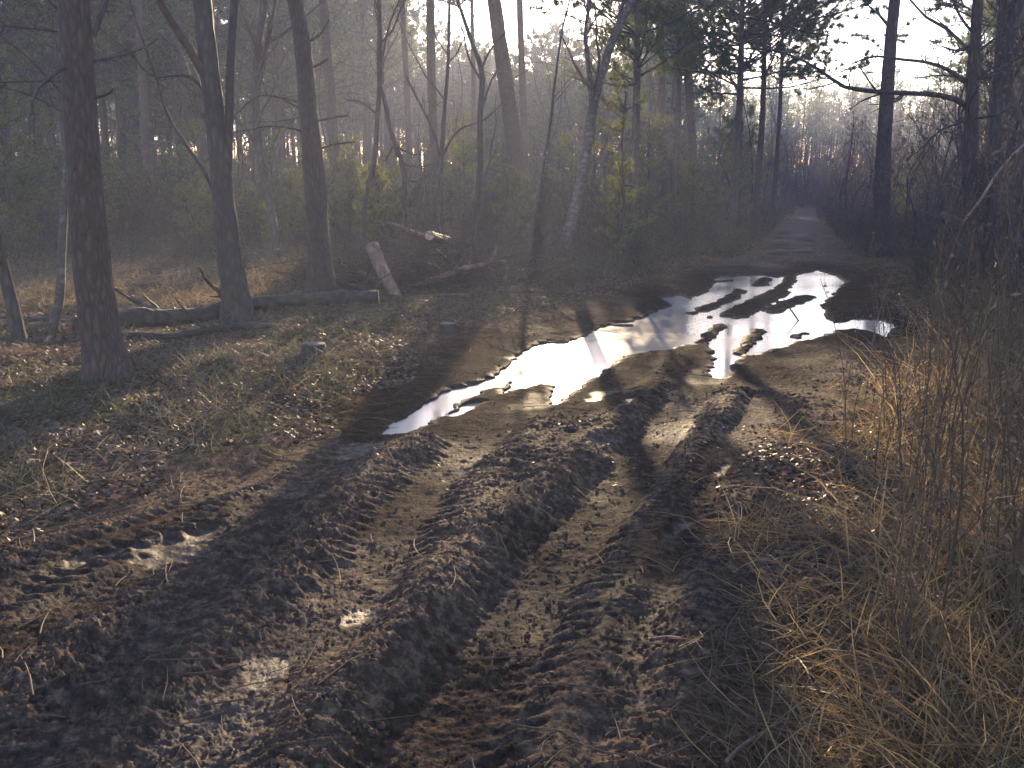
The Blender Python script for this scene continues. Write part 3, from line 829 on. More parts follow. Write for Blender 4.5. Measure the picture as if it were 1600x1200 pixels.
def proto_bare(seed, H, name='bare_sapling', cat='sapling', r=0.035, lv=(16, 6, 3), leafy=0):
    rng = np.random.RandomState(seed)
    root = empty(name, (0, 0, 0)); tag(root, 'x', cat)
    c = rng.normal(size=(3, 2)) * 0.08 * H
    pts = np.array([[0, 0, -0.1, r], [c[0, 0] * .5, c[0, 1] * .5, H * .33, r * .8], [c[1, 0], c[1, 1], H * .66, r * .5], [c[2, 0] * 1.2, c[2, 1] * 1.2, H, r * .12]])
    mt = MB(); P, R = trunk_tube(mt, rng, pts, n=7, seglen=0.3, lump=0.06)
    mt.build('trunk', M['dark_bark'], root)
    mc = MB(); q = resample(pts, 16)
    tp, tr = bare_crown(rng, q[None, :, :3], q[None, :, 3], mc, lv=lv, ratio=(0.38, 0.42, 0.5), tmin=0.18, up=0.16, rmin=0.0035)
    mc.build('crown', M['twig'], root)
    if leafy:
        ml = MB(); n = leafy
        i = rng.randint(0, len(tp), n); k = rng.randint(0, tp.shape[1], n)
        C = tp[i, k]; D = norm(rng.normal(size=(n, 3)) + np.array([0, 0, -0.6])); S = norm(np.cross(D, rng.normal(size=(n, 3))))
        ml.leaves(C + D * 0.03, D, S, 0.075 * rng.uniform(.6, 1.3, n), 0.035)
        ml.build('dead_leaves', M['dead_leaf'], root, smooth=False)
    return root

def proto_bush(seed, H, green=0, leafy=0, name='bare_bush', cat='bush'):
    rng = np.random.RandomState(seed)
    root = empty(name, (0, 0, 0)); tag(root, 'x', cat)
    n = 16; K = 7
    az = rng.uniform(0, 2 * pi, n); el = np.radians(rng.uniform(50, 88, n))
    d = np.stack([np.cos(az) * np.cos(el), np.sin(az) * np.cos(el), np.sin(el)], -1)
    P = np.zeros((n, K, 3)); P[:, 0, :2] = rng.normal(size=(n, 2)) * 0.12; P[:, 0, 2] = -0.05
    L = H * rng.uniform(0.5, 1.1, n)
    for k in range(1, K):
        d = norm(d + 0.13 * rng.normal(size=d.shape) + np.array([0, 0, 0.03])); P[:, k] = P[:, k - 1] + d * (L / (K - 1))[:, None]
    R = 0.011 * rng.uniform(.6, 1.3, n)[:, None] * np.linspace(1, .3, K)[None]
    m = MB(); m.tubes(P, R, n=4, cap=False)
    c, cr = children(rng, P, R, 9, 0.42, K=5, rmin=0.003, up=0.12); m.tubes(c, cr, n=3)
    c2, cr2 = children(rng, c, cr, 3, 0.5, K=4, rmin=0.0025, up=0.05); m.tubes(c2, cr2, n=3)
    m.build('stems', M['twig'], root)
    if leafy or green:
        ml = MB(); nn = leafy or green
        i = rng.randint(0, len(c2), nn); k = rng.randint(0, 4, nn)
        C = c2[i, k]; D = norm(rng.normal(size=(nn, 3)) + np.array([0, 0, -0.3])); S = norm(np.cross(D, rng.normal(size=(nn, 3))))
        ml.leaves(C + D * 0.03, D, S, (0.07 if leafy else 0.055) * rng.uniform(.6, 1.3, nn), 0.035 if leafy else 0.03)
        ml.build('leaves', M['dead_leaf' if leafy else 'green_grass'], root, smooth=False)
    return root

def proto_youngpine(seed, H):
    rng = np.random.RandomState(seed)
    root = empty('young_pine', (0, 0, 0)); tag(root, 'x', 'young pine')
    pts = np.array([[0, 0, -0.1, 0.035], [0.03, 0, H * .4, 0.025], [0.0, 0.02, H, 0.008]])
    mt = MB(); trunk_tube(mt, rng, pts, n=7, seglen=0.2); mt.build('trunk', M['pine_bark'], root)
    mw = MB(); mn = MB()
    pine_crown(rng, pts, H * 0.08, mw, mn, nbr=34, blen=H * 0.26, tl=0.10, tw=0.016, nb=8, per=5, sub=7)
    co = mn.build('crown', M['needles_pale' if seed % 2 else 'needles'], root, smooth=False)
    mw.build('limbs', M['dark_bark'], root)
    return root

RG = np.random.RandomState(2024)
def az_px(x, y): return 800 + F * x / y * 1.0      # near enough for grouping

def sector(x, y):
    px = az_px(x, y)
    if px < 330: return 'left of the twin-stemmed tree'
    if px < 560: return 'between the twin-stemmed tree and the crooked black tree'
    if px < 900: return 'behind the branch heap'
    if px < 1200: return 'behind the puddle, left of the track'
    if px < 1480: return 'under the white sky gap, right of the track'
    return 'behind the long-limbed pine'

def near_any(x, y, L, d):
    return any((x - a) ** 2 + (y - b) ** 2 < d * d for a, b in L)

used = []
def sun_corridor(x, y):
    # lane the low sun shines down onto the track: crowns there are few
    c = x - (y - 8) * tan(SUN_AZ)
    return -8.2 < c < 4.5

# wood of pines behind
protos = [proto_pine(s, H, z0, bl, nb) for s, H, z0, bl, nb in ((51, 13.0, 4.4, 2.3, 50), (52, 14.5, 5.6, 2.5, 48), (53, 12.0, 3.4, 2.2, 46), (54, 14, 4.0, 2.6, 50), (55, 12.5, 5.0, 2.1, 40))]
first = [True] * 5
cnt = 0; tries = 0
while cnt < 265 and tries < 20000:
    tries += 1
    y = 24 + 62 * RG.uniform() ** 0.8
    px = RG.uniform(-260, 1900)
    x = (px - 800) / F * y
    off = float(track_off(np.array([x]), np.array([y]))[0])
    if off < 1.2: continue
    if 1255 < px < 1500 or (1060 < px < 1500 and y > 36): continue
    if near_any(x, y, used, 1.5): continue
    if y < 33 and 1150 < px < 1260: continue
    low = None
    if sun_corridor(x, y) and y < 88:
        cc = x - (y - 8) * tan(SUN_AZ)
        if RG.uniform() > 0.25 or y < 57 or cc < 2.2:
            low = 0.2 * (y - (13.5 if cc < -3.2 else 9.5)) / 16.0
            if low < 0.42: continue
    used.append((x, y))
    k = RG.randint(5)
    z = hz(x, y); s = RG.uniform(0.6, 1.15); sz = RG.uniform(0.85, 1.12)
    if low: sz = min(sz, low); s = max(0.85, s)
    lab = ('pine trunks of the hazy wood ' + sector(x, y))
    sec = sector(x, y)
    lbl = 'tall slender pine in the hazy wood ' + sec
    if first[k]:
        r = protos[k]; r.location = (x, y, z); r.rotation_euler = (0, 0, RG.uniform(0, 6.28)); r.scale = (s, s, sz)
        r['label'] = lbl; r['group'] = 'pines ' + sec; first[k] = False
    else:
        dup(protos[k], (x, y, z), RG.uniform(0, 6.28), (s, sz), lbl, 'pines ' + sec)
    cnt += 1

def scatter(protos, n, ymin, ymax, pxr, lblfmt, grp, keep, mind=0.8, srange=(0.7, 1.2), power=0.8, Hs=None):
    first = [True] * len(protos); cnt = 0; tries = 0; loc = []
    while cnt < n and tries < 30000:
        tries += 1
        y = ymin + (ymax - ymin) * RG.uniform() ** power
        px = RG.uniform(*pxr); x = (px - 800) / F * y
        off = float(track_off(np.array([x]), np.array([y]))[0])
        if not keep(x, y, px, off): continue
        if near_any(x, y, loc, mind): continue
        loc.append((x, y))
        k = RG.randint(len(protos)); z = hz(x, y); s = RG.uniform(*srange); sec = sector(x, y)
        if Hs and sun_corridor(x, y):
            cc = x - (y - 8) * tan(SUN_AZ)
            s = min(s, (0.2 * (y - (14.5 if cc < -3.2 else 11.5)) + 0.15) / Hs[k])
            if s < 0.25: cnt += 1; continue
        if first[k]:
            r = protos[k]; r.location = (x, y, z); r.rotation_euler = (0, 0, RG.uniform(0, 6.28)); r.scale = (s, s, s)
            r['label'] = lblfmt + ' ' + sec; r['group'] = grp + ' ' + sec; first[k] = False
        else:
            dup(protos[k], (x, y, z), RG.uniform(0, 6.28), (s, s), lblfmt + ' ' + sec, grp + ' ' + sec)
        cnt += 1
    for k, f in enumerate(first):
        if f:
            for c in list(protos[k].children): bpy.data.objects.remove(c)
            bpy.data.objects.remove(protos[k])

clear_l = lambda px, y: (px < 345 and y < 20.5)
scatter([proto_bare(61 + i, H) for i, H in enumerate((4.2, 5.5, 6.5, 3.4))], 110, 15, 60, (-150, 1230), 'bare thin sapling', 'saplings',
        lambda x, y, px, off: off > 1.0 and not clear_l(px, y) and y > 17 and not (sun_corridor(x, y) and y < 34 and (x - (y - 8) * tan(SUN_AZ) < -3.4 or RG.uniform() < 0.6)), mind=1.0)
scatter([proto_bare(71 + i, H, leafy=l) for i, (H, l) in enumerate(((3.6, 260), (4.8, 350), (4.2, 120), (3.0, 400)))], 170, 11.5, 60, (1240, 1800), 'reddish bare sapling with scattered dead leaves', 'reddish saplings',
        lambda x, y, px, off: off > (0.9 if y < 24 else 0.35), mind=0.6, srange=(0.65, 1.05), power=1.5)
scatter([proto_bush(81 + i, H, green=g, leafy=l) for i, (H, g, l) in enumerate(((1.6, 0, 250), (2.0, 500, 0), (1.4, 0, 0), (1.8, 700, 0)))], 180, 14.5, 55, (-150, 1230), 'low twiggy bush', 'bushes',
        lambda x, y, px, off: off > (0.8 if y < 24 else 0.3) and not (px < 345 and y < 16.5) and y > (16.5 if px < 1000 else 18), mind=0.9, Hs=(1.7, 2.1, 1.5, 1.9))
scatter([proto_bush(91 + i, H, green=g, leafy=l) for i, (H, g, l) in enumerate(((1.5, 0, 350), (1.8, 0, 120), (1.2, 0, 0)))], 115, 8.5, 75, (1215, 1800), 'reddish twiggy bush', 'bushes',
        lambda x, y, px, off: off > (1.0 if y < 24 else 0.25) and not (px < 1450 and y < 11), mind=0.6, power=1.7)
scatter([proto_youngpine(101 + i, H) for i, H in enumerate((1.8, 2.4, 3.2, 2.8))], 150, 16, 60, (-150, 1200), 'bushy young pine in the undergrowth', 'young pines',
        lambda x, y, px, off: off > 1.2 and not clear_l(px, y * 1.1) and y > 18.5, mind=1.2, Hs=(1.8, 2.4, 3.2, 2.8))
def far_saplings():
    """beyond the 300 saplings that show largest: the rest as one object"""
    rng = np.random.RandomState(66); mb = MB()
    pr = [proto_bare(131 + i, H, leafy=0, r=0.045) for i, H in enumerate((5.2, 5.8, 4.6))]
    D = []
    for p in pr:
        vs = []; qs = []; ts = []; n0 = 0
        for c in p.children:
            me = c.data; v = np.zeros(len(me.vertices) * 3); me.vertices.foreach_get('co', v); v = v.reshape(-1, 3)
            st = np.zeros(len(me.polygons), int); me.polygons.foreach_get('loop_start', st)
            tt = np.zeros(len(me.polygons), int); me.polygons.foreach_get('loop_total', tt)
            li = np.zeros(len(me.loops), int); me.loops.foreach_get('vertex_index', li)
            qs.append(li[st[tt == 4][:, None] + np.arange(4)] + n0); ts.append(li[st[tt == 3][:, None] + np.arange(3)] + n0)
            vs.append(v); n0 += len(v)
        D.append((np.concatenate(vs), np.concatenate(ts), np.concatenate(qs)))
        for c in list(p.children): bpy.data.objects.remove(c)
        bpy.data.objects.remove(p)
    n = 0
    while n < 230:
        y = rng.uniform(52, 90); px = rng.uniform(1050, 1600); x = (px - 800) / F * y
        if float(track_off(np.array([x]), np.array([y]))[0]) < 0.3: continue
        v, t, q = D[rng.randint(3)]; a = rng.uniform(0, 6.28); sc_ = rng.uniform(.75, 1.05)
        R = np.array([[cos(a), sin(a), 0], [-sin(a), cos(a), 0], [0, 0, 1]])
        mb.add((v * sc_) @ R + np.array([x, y, hz(x, y)]), T=t, Q=q); n += 1
    o = mb.build('far_thicket', M['twig']); tag(o, 'mass of thin bare saplings closing the far end of the track', 'thicket', kind='stuff')
far_saplings()
scatter([proto_youngpine(121 + i * 2, H) for i, H in enumerate((1.5, 1.9, 2.3))], 46, 17, 34, (-120, 560), 'sunlit yellow-green young pine behind the clearing', 'sunlit young pines',
        lambda x, y, px, off: off > 1.2 and y > 19.5 - (px > 345) * 2, mind=1.0, Hs=(1.5, 1.9, 2.3))
scatter([proto_youngpine(111 + i, H) for i, H in enumerate((1.8, 2.6))], 14, 20, 50, (1350, 1750), 'bushy young pine in the undergrowth', 'young pines',
        lambda x, y, px, off: off > 1.5, mind=1.2)

# far wood: one mass closing the view
def far_wood():
    rng = np.random.RandomState(5)
    mt = MB(); n = 1300
    y = rng.uniform(88, 150, n); px = rng.uniform(-500, 2100, n); x = (px - 800) / F * y
    off = track_off(x, y); k = (off > 0.5) & ((px > 560) | (rng.uniform(size=n) < 0.55))
    gap = (px > 1060) & (px < 1500)
    x, y, gap = x[k], y[k], gap[k]; n = len(x)
    H = rng.uniform(11.5, 15.4, n); H[gap] *= 0.80
    K = 4; P = np.zeros((n, K, 3)); t = np.linspace(0, 1, K)
    lean = rng.normal(size=(n, 2)) * 0.4
    P[:, :, 0] = x[:, None] + lean[:, :1] * t; P[:, :, 1] = y[:, None] + lean[:, 1:] * t; P[:, :, 2] = -0.5 + (H[:, None] + 0.5) * t
    R = rng.uniform(0.07, 0.15, n)[:, None] * np.linspace(1, 0.3, K)[None]
    mt.tubes(P, R, n=5)
    nb = 44
    C = np.repeat(np.arange(n), nb)
    h = H[C] * rng.uniform(0.48, 1.02, len(C))
    rad = rng.uniform(0, 1, len(C)) ** 0.6 * 1.7 * (1.15 - h / H[C] * 0.8)
    a = rng.uniform(0, 6.28, len(C))
    cx = x[C] + lean[C, 0] * h / H[C] + rad * np.cos(a); cy = y[C] + rad * np.sin(a)
    m = 14
    base = np.repeat(np.stack([cx, cy, h], -1), m, 0) + rng.normal(size=(len(C) * m, 3)) * 0.16
    mn = MB(); mn.blades(base, norm(rng.normal(size=base.shape) + np.array([0, 0, .3])), 0.32, 0.10, rng)
    # understorey
    nu = 40000
    yu = rng.uniform(60, 135, nu); pu = rng.uniform(-500, 2100, nu); xu = (pu - 800) / F * yu
    ok = track_off(xu, yu) > 0.6; xu, yu = xu[ok], yu[ok]; nu = len(xu)
    hu = 5.0 * rng.uniform(0.3, 1, nu)
    Pu = np.zeros((nu, 3, 3)); lu = rng.normal(size=(nu, 2)) * 0.35
    for k_, t_ in enumerate((0, .5, 1)):
        Pu[:, k_, 0] = xu + lu[:, 0] * t_; Pu[:, k_, 1] = yu + lu[:, 1] * t_; Pu[:, k_, 2] = -0.3 + hu * t_ + .3 * t_
    mt.tubes(Pu, np.full((nu, 3), 0.022) * np.array([1, .7, .4]), n=3)
    i = rng.randint(0, nu, 90000)
    bu = np.stack([xu[i] + rng.normal(size=90000) * .3, yu[i] + rng.normal(size=90000) * .3, hu[i] * rng.uniform(0, 1, 90000)], -1)
    mn.blades(bu, norm(rng.normal(size=bu.shape)), 0.26, 0.09, rng)
    o = mt.build('far_woods', M['dark_bark'])
    tag(o, 'hazy mass of far-off pines closing the view', 'woods', kind='stuff')
    f = mn.build('foliage', M['needles'], o, smooth=False)
far_wood()

# ------------------------------------------------------------------ loose ground cover
def leaf_litter():
    rng = np.random.RandomState(8)
    n = 200000
    r = np.exp(rng.uniform(np.log(2.2), np.log(26), n)); a = np.radians(rng.uniform(-36, 36, n))
    x = r * np.sin(a); y = r * np.cos(a)
    off = track_off(x, y) + 0.4 * fbm(x, y, 0.7, 2)
    k = (off > 0.15) | ((rng.uniform(size=n) < 0.015) & (r > 4.5))
    k &= ~((off < 0.3) & (y > 6) & (y < 19))
    k0 = k
    x, y = x[k], y[k]; n = len(x)
    h = height(x, y)[0]
    nrm = norm(rng.normal(size=(n, 3)) * 0.45 + np.array([0, 0, 1.0]))
    D = norm(np.cross(nrm, rng.normal(size=(n, 3)))); S = np.cross(nrm, D)
    mb = MB(); sz = rng.uniform(0.022, 0.06, n) * np.where(off[k0] < 0.15, 0.6, 1.0)
    mb.leaves(np.stack([x, y, h + 0.012], -1), D, S, sz, sz * 0.6)
    o = mb.build('leaf_litter', M['dead_leaf'], smooth=False)
    tag(o, 'brown dead leaves covering the woodland floor', 'leaf litter', kind='stuff')
leaf_litter()

def grass(name, mat, n, pick, L, W, seed, label, lay=0.6):
    rng = np.random.RandomState(seed)
    r = np.exp(rng.uniform(np.log(1.6), np.log(24), n)); a = np.radians(rng.uniform(-38, 38, n))
    x = r * np.sin(a); y = r * np.cos(a)
    # tussocks: pull the blades towards clump centres
    off = track_off(x, y)
    k = pick(x, y, off, rng)
    x, y = x[k], y[k]; n = len(x)
    h = height(x, y)[0]
    K = 4
    d = norm(np.stack([rng.normal(size=n) * lay, rng.normal(size=n) * lay, np.ones(n)], -1))
    P = np.zeros((n, K, 3)); P[:, 0] = np.stack([x, y, h - 0.01], -1)
    ln = rng.uniform(*L, n)
    bend = norm(np.stack([rng.normal(size=n), rng.normal(size=n), np.full(n, -0.5)], -1))
    for q in range(1, K):
        d = norm(d + bend * rng.uniform(0.1, 0.75, n)[:, None]); P[:, q] = P[:, q - 1] + d * (ln / (K - 1))[:, None]
    P[:, :, 2] = np.maximum(P[:, :, 2], h[:, None] + 0.003)
    S = norm(np.cross(P[:, -1] - P[:, 0], rng.normal(size=(n, 3))))
    w = np.array([1, .9, .6, .08])[None, :, None] * (W * rng.uniform(.6, 1.3, n))[:, None, None] / 2
    V = np.stack([P - S[:, None] * w, P + S[:, None] * w], 2).reshape(-1, 3)
    b = (np.arange(n) * K * 2)[:, None] + (np.arange(K - 1) * 2)[None]
    Q = np.stack([b, b + 1, b + 3, b + 2], -1).reshape(-1, 4)
    mb = MB(); mb.add(V, Q=Q)
    o = mb.build(name, M[mat], smooth=False); tag(o, label, 'grass', kind='stuff')

cxf = lambda y: np.interp(y, CY, CX)
grass('dry_grass', 'dry_grass', 240000, lambda x, y, off, rng: (x > cxf(y)) & (off + 0.28 * fbm(x, y, 0.9, 3) > 0.3 * rng.uniform(-.1, 2.6, len(x))) & (rng.uniform(size=len(x)) < 0.45 + 0.5 * sstep(-.2, .4, fbm(x, y, 1.6, 2))),
      (0.08, 0.36), 0.0045, 9, 'tangled dry grass on the right bank of the track', lay=1.1)
grass('grass', 'green_grass', 110000, lambda x, y, off, rng: (x < cxf(y)) & (off + 0.5 * fbm(x, y, 0.9, 3) > 0.25) & (rng.uniform(size=len(x)) < 0.10 + 0.9 * sstep(0.0, .5, fbm(x + 40, y, 0.8, 2))),
      (0.06, 0.26), 0.005, 10, 'short green and faded grass on the left bank', lay=0.9)

grass('pale_grass', 'pale_grass', 170000, lambda x, y, off, rng: (x < cxf(y)) & (off + 0.4 * fbm(x, y, 0.9, 3) > 0.3) & (rng.uniform(size=len(x)) < 0.05 + 0.8 * ((x < -3.2) & (y > 10.8) & (y < 18)) + 0.94 * sstep(0.1, .5, fbm(x + 7, y + 60, 0.7, 2))),
      (0.08, 0.30), 0.0042, 12, 'pale dry grass tufts scattered over the left bank', lay=1.0)

grass('tall_grass', 'dry_grass', 60000, lambda x, y, off, rng: (x > cxf(y)) & (off > 0.25 + 0.5 * rng.uniform(size=len(x))) & (y > 2.6) & (y < 13) & (rng.uniform(size=len(x)) < 0.12 + 0.6 * sstep(4.5, 6, y)),
      (0.3, 0.85), 0.0055, 13, 'tall golden dry grass standing in the thicket on the right bank', lay=0.28)

def debris():
    rng = np.random.RandomState(44)
    mb = MB(); n = 8000
    r = np.exp(rng.uniform(np.log(1.9), np.log(10), n)); a = np.radians(rng.uniform(-34, 34, n))
    x = r * np.sin(a); y = r * np.cos(a); off = track_off(x, y)
    k = (off < 0.25) & (fbm(x, y, 1.4, 2) > -0.25)
    k &= ~((puddle_sdf(x, y) < 0.06) & (y > 5.5))
    x, y = x[k], y[k]; n = len(x); h, _m, _w = height(x, y)
    k = _w < 0.3; x, y, h = x[k], y[k], h[k]; n = len(x)
    # clod: a squashed, dented 14-corner lump
    o = np.array([[1,0,0],[-1,0,0],[0,1,0],[0,-1,0],[0,0,1],[0,0,-1]] + [[i*.62, j*.62, l*.62] for i in (-1,1) for j in (-1,1) for l in (-1,1)], float)
    f = []
    for ax in range(6):
        d = o[ax]; c = [q for q in range(6, 14) if o[q] @ d > 0]
        u = np.cross(d, [0.3, 0.5, 0.8]); v = np.cross(d, u); c.sort(key=lambda q: math.atan2(o[q] @ v, o[q] @ u))
        for q in range(4): f.append((ax, c[q], c[(q + 1) % 4]))
    f = np.array(f)
    sz = 0.003 + 0.008 * rng.uniform(size=n) ** 2.5
    V = o[None] * rng.uniform(0.55, 1.45, (n, 14, 1)) * (sz[:, None] * rng.uniform(.6, 1.4, (n, 3)))[:, None, :]
    V = V + np.stack([x, y, h + sz * 0.25], -1)[:, None]
    mb.add(V.reshape(-1, 3), T=(np.arange(n)[:, None, None] * 14 + f[None]).reshape(-1, 3))
    o_ = mb.build('mud_clods', M['clod'], smooth=True); tag(o_, 'crumbs and clods of churned mud strewn over the track', 'mud clods', kind='stuff')
    mb = MB(); n = 5200
    r = np.exp(rng.uniform(np.log(1.9), np.log(16), n)); a = np.radians(rng.uniform(-34, 34, n))
    x = r * np.sin(a); y = r * np.cos(a)
    k = ~((puddle_sdf(x, y) < 0.03) & (y > 5.5)) & ((track_off(x, y) > -0.1) | (rng.uniform(size=n) < 0.12)); x, y = x[k], y[k]; n = len(x)
    L = rng.uniform(.04, .28, n) ** 1.0; th = rng.uniform(0, pi, n); bend = rng.normal(size=n) * .12
    P = np.zeros((n, 4, 3))
    for q in range(4):
        t = q / 3 - .5; P[:, q, 0] = x + L * t * np.cos(th + bend * t * 2); P[:, q, 1] = y + L * t * np.sin(th + bend * t * 2)
    P[:, :, 2] = height(P[:, :, 0], P[:, :, 1])[0]
    P[:, :, 2] = P[:, :, 2].max(1, keepdims=True) * .6 + P[:, :, 2] * .4 + 0.004
    mb.tubes(P, rng.uniform(.0012, .0035, n)[:, None] * np.array([1, .95, .8, .5]), n=4, cap=False)
    o_ = mb.build('fallen_twigs', M['stalk']); tag(o_, 'short broken twigs and straw lying on the ground', 'twigs', kind='stuff')
debris()

grass('clearing_grass', 'dry_grass', 260000, lambda x, y, off, rng: (x < -3.1) & (y > 11.2 + 0.5 * fbm(x, y, 1.0, 2)) & (y < 18.5),
      (0.06, 0.28), 0.007, 14, 'golden dead grass and bracken on the sunlit clearing behind the left trunks', lay=0.8)

def undergrowth():
    rng = np.random.RandomState(21); n = 230000
    y = 13 + 67 * rng.uniform(size=n) ** 1.6; px = rng.uniform(-200, 1800, n); x = (px - 800) / F * y
    off = track_off(x, y) + 0.3 * fbm(x, y, .6, 2)
    k = (off > 0.25) & ~((px < 345) & (y < 17)) & (rng.uniform(size=n) < 0.25 + sstep(-.2, .4, fbm(x, y, .5, 2)))
    k &= ~((y < 19) & (off < 0.7)) & ~((x > -4) & (x < 0.5) & (y < 14.5))
    x, y = x[k], y[k]; n = len(x); h = height(x, y, fine=False)[0]
    K = 4; P = np.zeros((n, K, 3)); P[:, 0] = np.stack([x, y, h - .02], -1)
    d = norm(np.stack([rng.normal(size=n) * .45, rng.normal(size=n) * .45, np.ones(n)], -1)); ln = rng.uniform(.15, .85, n) * (0.5 + 0.5 * sstep(15, 30, y))
    for q in range(1, K):
        d = norm(d + rng.normal(size=(n, 3)) * .2); P[:, q] = P[:, q - 1] + d * (ln / 3)[:, None]
    mb = MB(); mb.tubes(P, (0.0022 + 0.00009 * y)[:, None] * np.array([1, .85, .6, .3]), n=3)
    i = rng.randint(0, n, 170000); yy = y[i]
    C = P[i, rng.randint(1, 4, 170000)]; D = norm(rng.normal(size=C.shape)); S = norm(np.cross(D, rng.normal(size=C.shape)))
    ml = MB(); ml.leaves(C, D, S, 0.035 + 0.0012 * yy, 0.02 + 0.0008 * yy)
    o = mb.build('undergrowth', M['undergrowth']); ml.build('leaves', M['brush_leaf'], o, smooth=False); tag(o, 'brown bracken and brush stems filling the wood floor', 'undergrowth', kind='stuff')
undergrowth()

# dead stalks at right: each one a thing
def stalk_proto(seed, H, arch=0.3):
    rng = np.random.RandomState(seed)
    root = empty('dead_stalk'); tag(root, 'x', 'stalk')
    K = 10; d = norm(np.array([rng.normal() * .08, rng.normal() * .08, 1.0])); P = np.zeros((1, K, 3)); P[0, 0] = (0, 0, -0.03)
    bd = np.array([rng.normal(), rng.normal(), -0.6]) * arch * 0.12
    for k in range(1, K):
        d = norm(d + rng.normal(size=3) * .05 + bd * k / K); P[0, k] = P[0, k - 1] + d * H / (K - 1)
    R = (np.linspace(0.0045, 0.0016, K) * rng.uniform(.8, 1.4))[None]
    m = MB(); m.tubes(P, R, n=5)
    m.build('stem', M['stalk'], root)
    c, cr = children(rng, P, R, 14, 0.22, K=4, tmin=.25, rmin=0.0012, up=.2, ang=(20, 50))
    m2 = MB(); m2.tubes(c, cr, n=3)
    m2.build('twigs', M['stalk'], root)
    ml = MB(); nn = 26
    i = rng.randint(0, len(c), nn); k = rng.randint(1, 4, nn)
    D = norm(rng.normal(size=(nn, 3)) + np.array([0, 0, -.5])); S = norm(np.cross(D, rng.normal(size=(nn, 3))))
    ml.leaves(c[i, k], D, S, 0.03 * rng.uniform(.5, 1.3, nn), 0.014)
    ml.build('leaves', M['dead_leaf'], root, smooth=False)
    return root

def stalks():
    rng = np.random.RandomState(77)
    pr = [stalk_proto(200 + i, H, a) for i, (H, a) in enumerate(((1.0, .5), (1.35, .2), (1.5, .3), (0.85, 1.2), (1.2, .8), (1.6, .15)))]
    first = [True] * 6; n = 0
    while n < 295:
        y = 2.3 + 9.0 * rng.uniform() ** 1.2
        px = rng.uniform(1290, 1900); x = (px - 800) / F * y * 1.02
        off = float(track_off(np.array([x]), np.array([y]))[0])
        if off < 0.05 + 0.4 * rng.uniform() or px < 1290 + max(0, (4.6 - y)) * 60: continue
        k = rng.randint(6); z = hz(x, y) - 0.01; s = rng.uniform(.6, 1.05) * (0.75 if off < 0.6 else 1)
        pxx = az_px(x, y)
        if y > 5.5: lab, g = 'thin sunlit brown stalk in the thicket at the puddle end of the right bank', 'stalks at the puddle end of the bank'
        else: lab, g = 'tall thin dead stalk in the dark grass at the right edge nearest the camera', 'stalks in the near grass'
        if first[k]:
            r = pr[k]; r.location = (x, y, z); r.rotation_euler = (0, 0, rng.uniform(0, 6.28)); r.scale = (s, s, s); r['label'] = lab; r['group'] = g; first[k] = False
        else: dup(pr[k], (x, y, z), rng.uniform(0, 6.28), (s, s), lab, g)
        n += 1
stalks()

# ------------------------------------------------------------------ felled and fallen wood on the left bank
def lying(name, label, cat, pts, mat, seed, Yb=None, twigs=0, cut=None, n=16, lump=0.09, group=None, cutend=None, zfloor=True, part='bark'):
    """pts: (photo x, photo y, width px[, depth Y]). cutend: sawn face at the first point"""
    rng = np.random.RandomState(seed)
    W = []
    for p in pts:
        Y = p[3] if len(p) > 3 else (Yb if Yb else ground(p[0], p[1], 0.15)[1])
        w = at(p[0], p[1], Y); r = .5 * p[2] * Y / F
        if zfloor: w[2] = max(w[2], hz(w[0], w[1]) + r * 0.75)
        W.append([*w, r])
    W = np.array(W); b = W[:, :3].mean(0); b[2] = W[:, 2].min()
    q = W.copy(); q[:, :3] -= b
    m = MB(); K = max(12, int(np.linalg.norm(np.diff(q[:, :3], axis=0), axis=1).sum() / 0.06)); rs = resample(q, K)
    a = np.arange(n) * 2 * pi / n
    Z, A = np.meshgrid(np.arange(K) * 0.06, a, indexing='ij'); s = rng.uniform(0, 99)
    lum = 1 + lump * perlin(A * 1.5 + s, Z * 3 + s) + lump * .6 * perlin(A * 4 + s, Z * 9)
    m.tubes(rs[None, :, :3], (np.maximum(rs[:, 3:4], 0.003) * lum)[None], n=n)
    root = empty(name, b); tag(root, label, cat, group)
    m.build(part, M[mat], root)
    if cutend is not None:
        for e in cutend:
            i0, i1 = (0, 1) if e == 0 else (-1, -2)
            d = norm(rs[i0, :3] - rs[i1, :3]); c = rs[i0, :3] + d * 0.004
            mc = MB(); mc.tubes(np.stack([c - d * 0.004, c + d * 0.006])[None], np.array([[rs[i0, 3] * 0.97] * 2]), n=24)
            mc.build('cut_face', M['cut_wood'], root, smooth=False)
    if twigs:
        c, cr = children(rng, rs[None, :, :3], rs[None, :, 3], twigs, 0.3, K=6, rmin=0.003, up=0.03, tmin=0.1)
        mt = MB(); mt.tubes(c, cr, n=4, cap=False); c2, cr2 = children(rng, c, cr, 3, 0.45, K=4, rmin=0.002, up=0); mt.tubes(c2, cr2, n=3)
        mt.build('side_branches', M[mat], root)
    return root

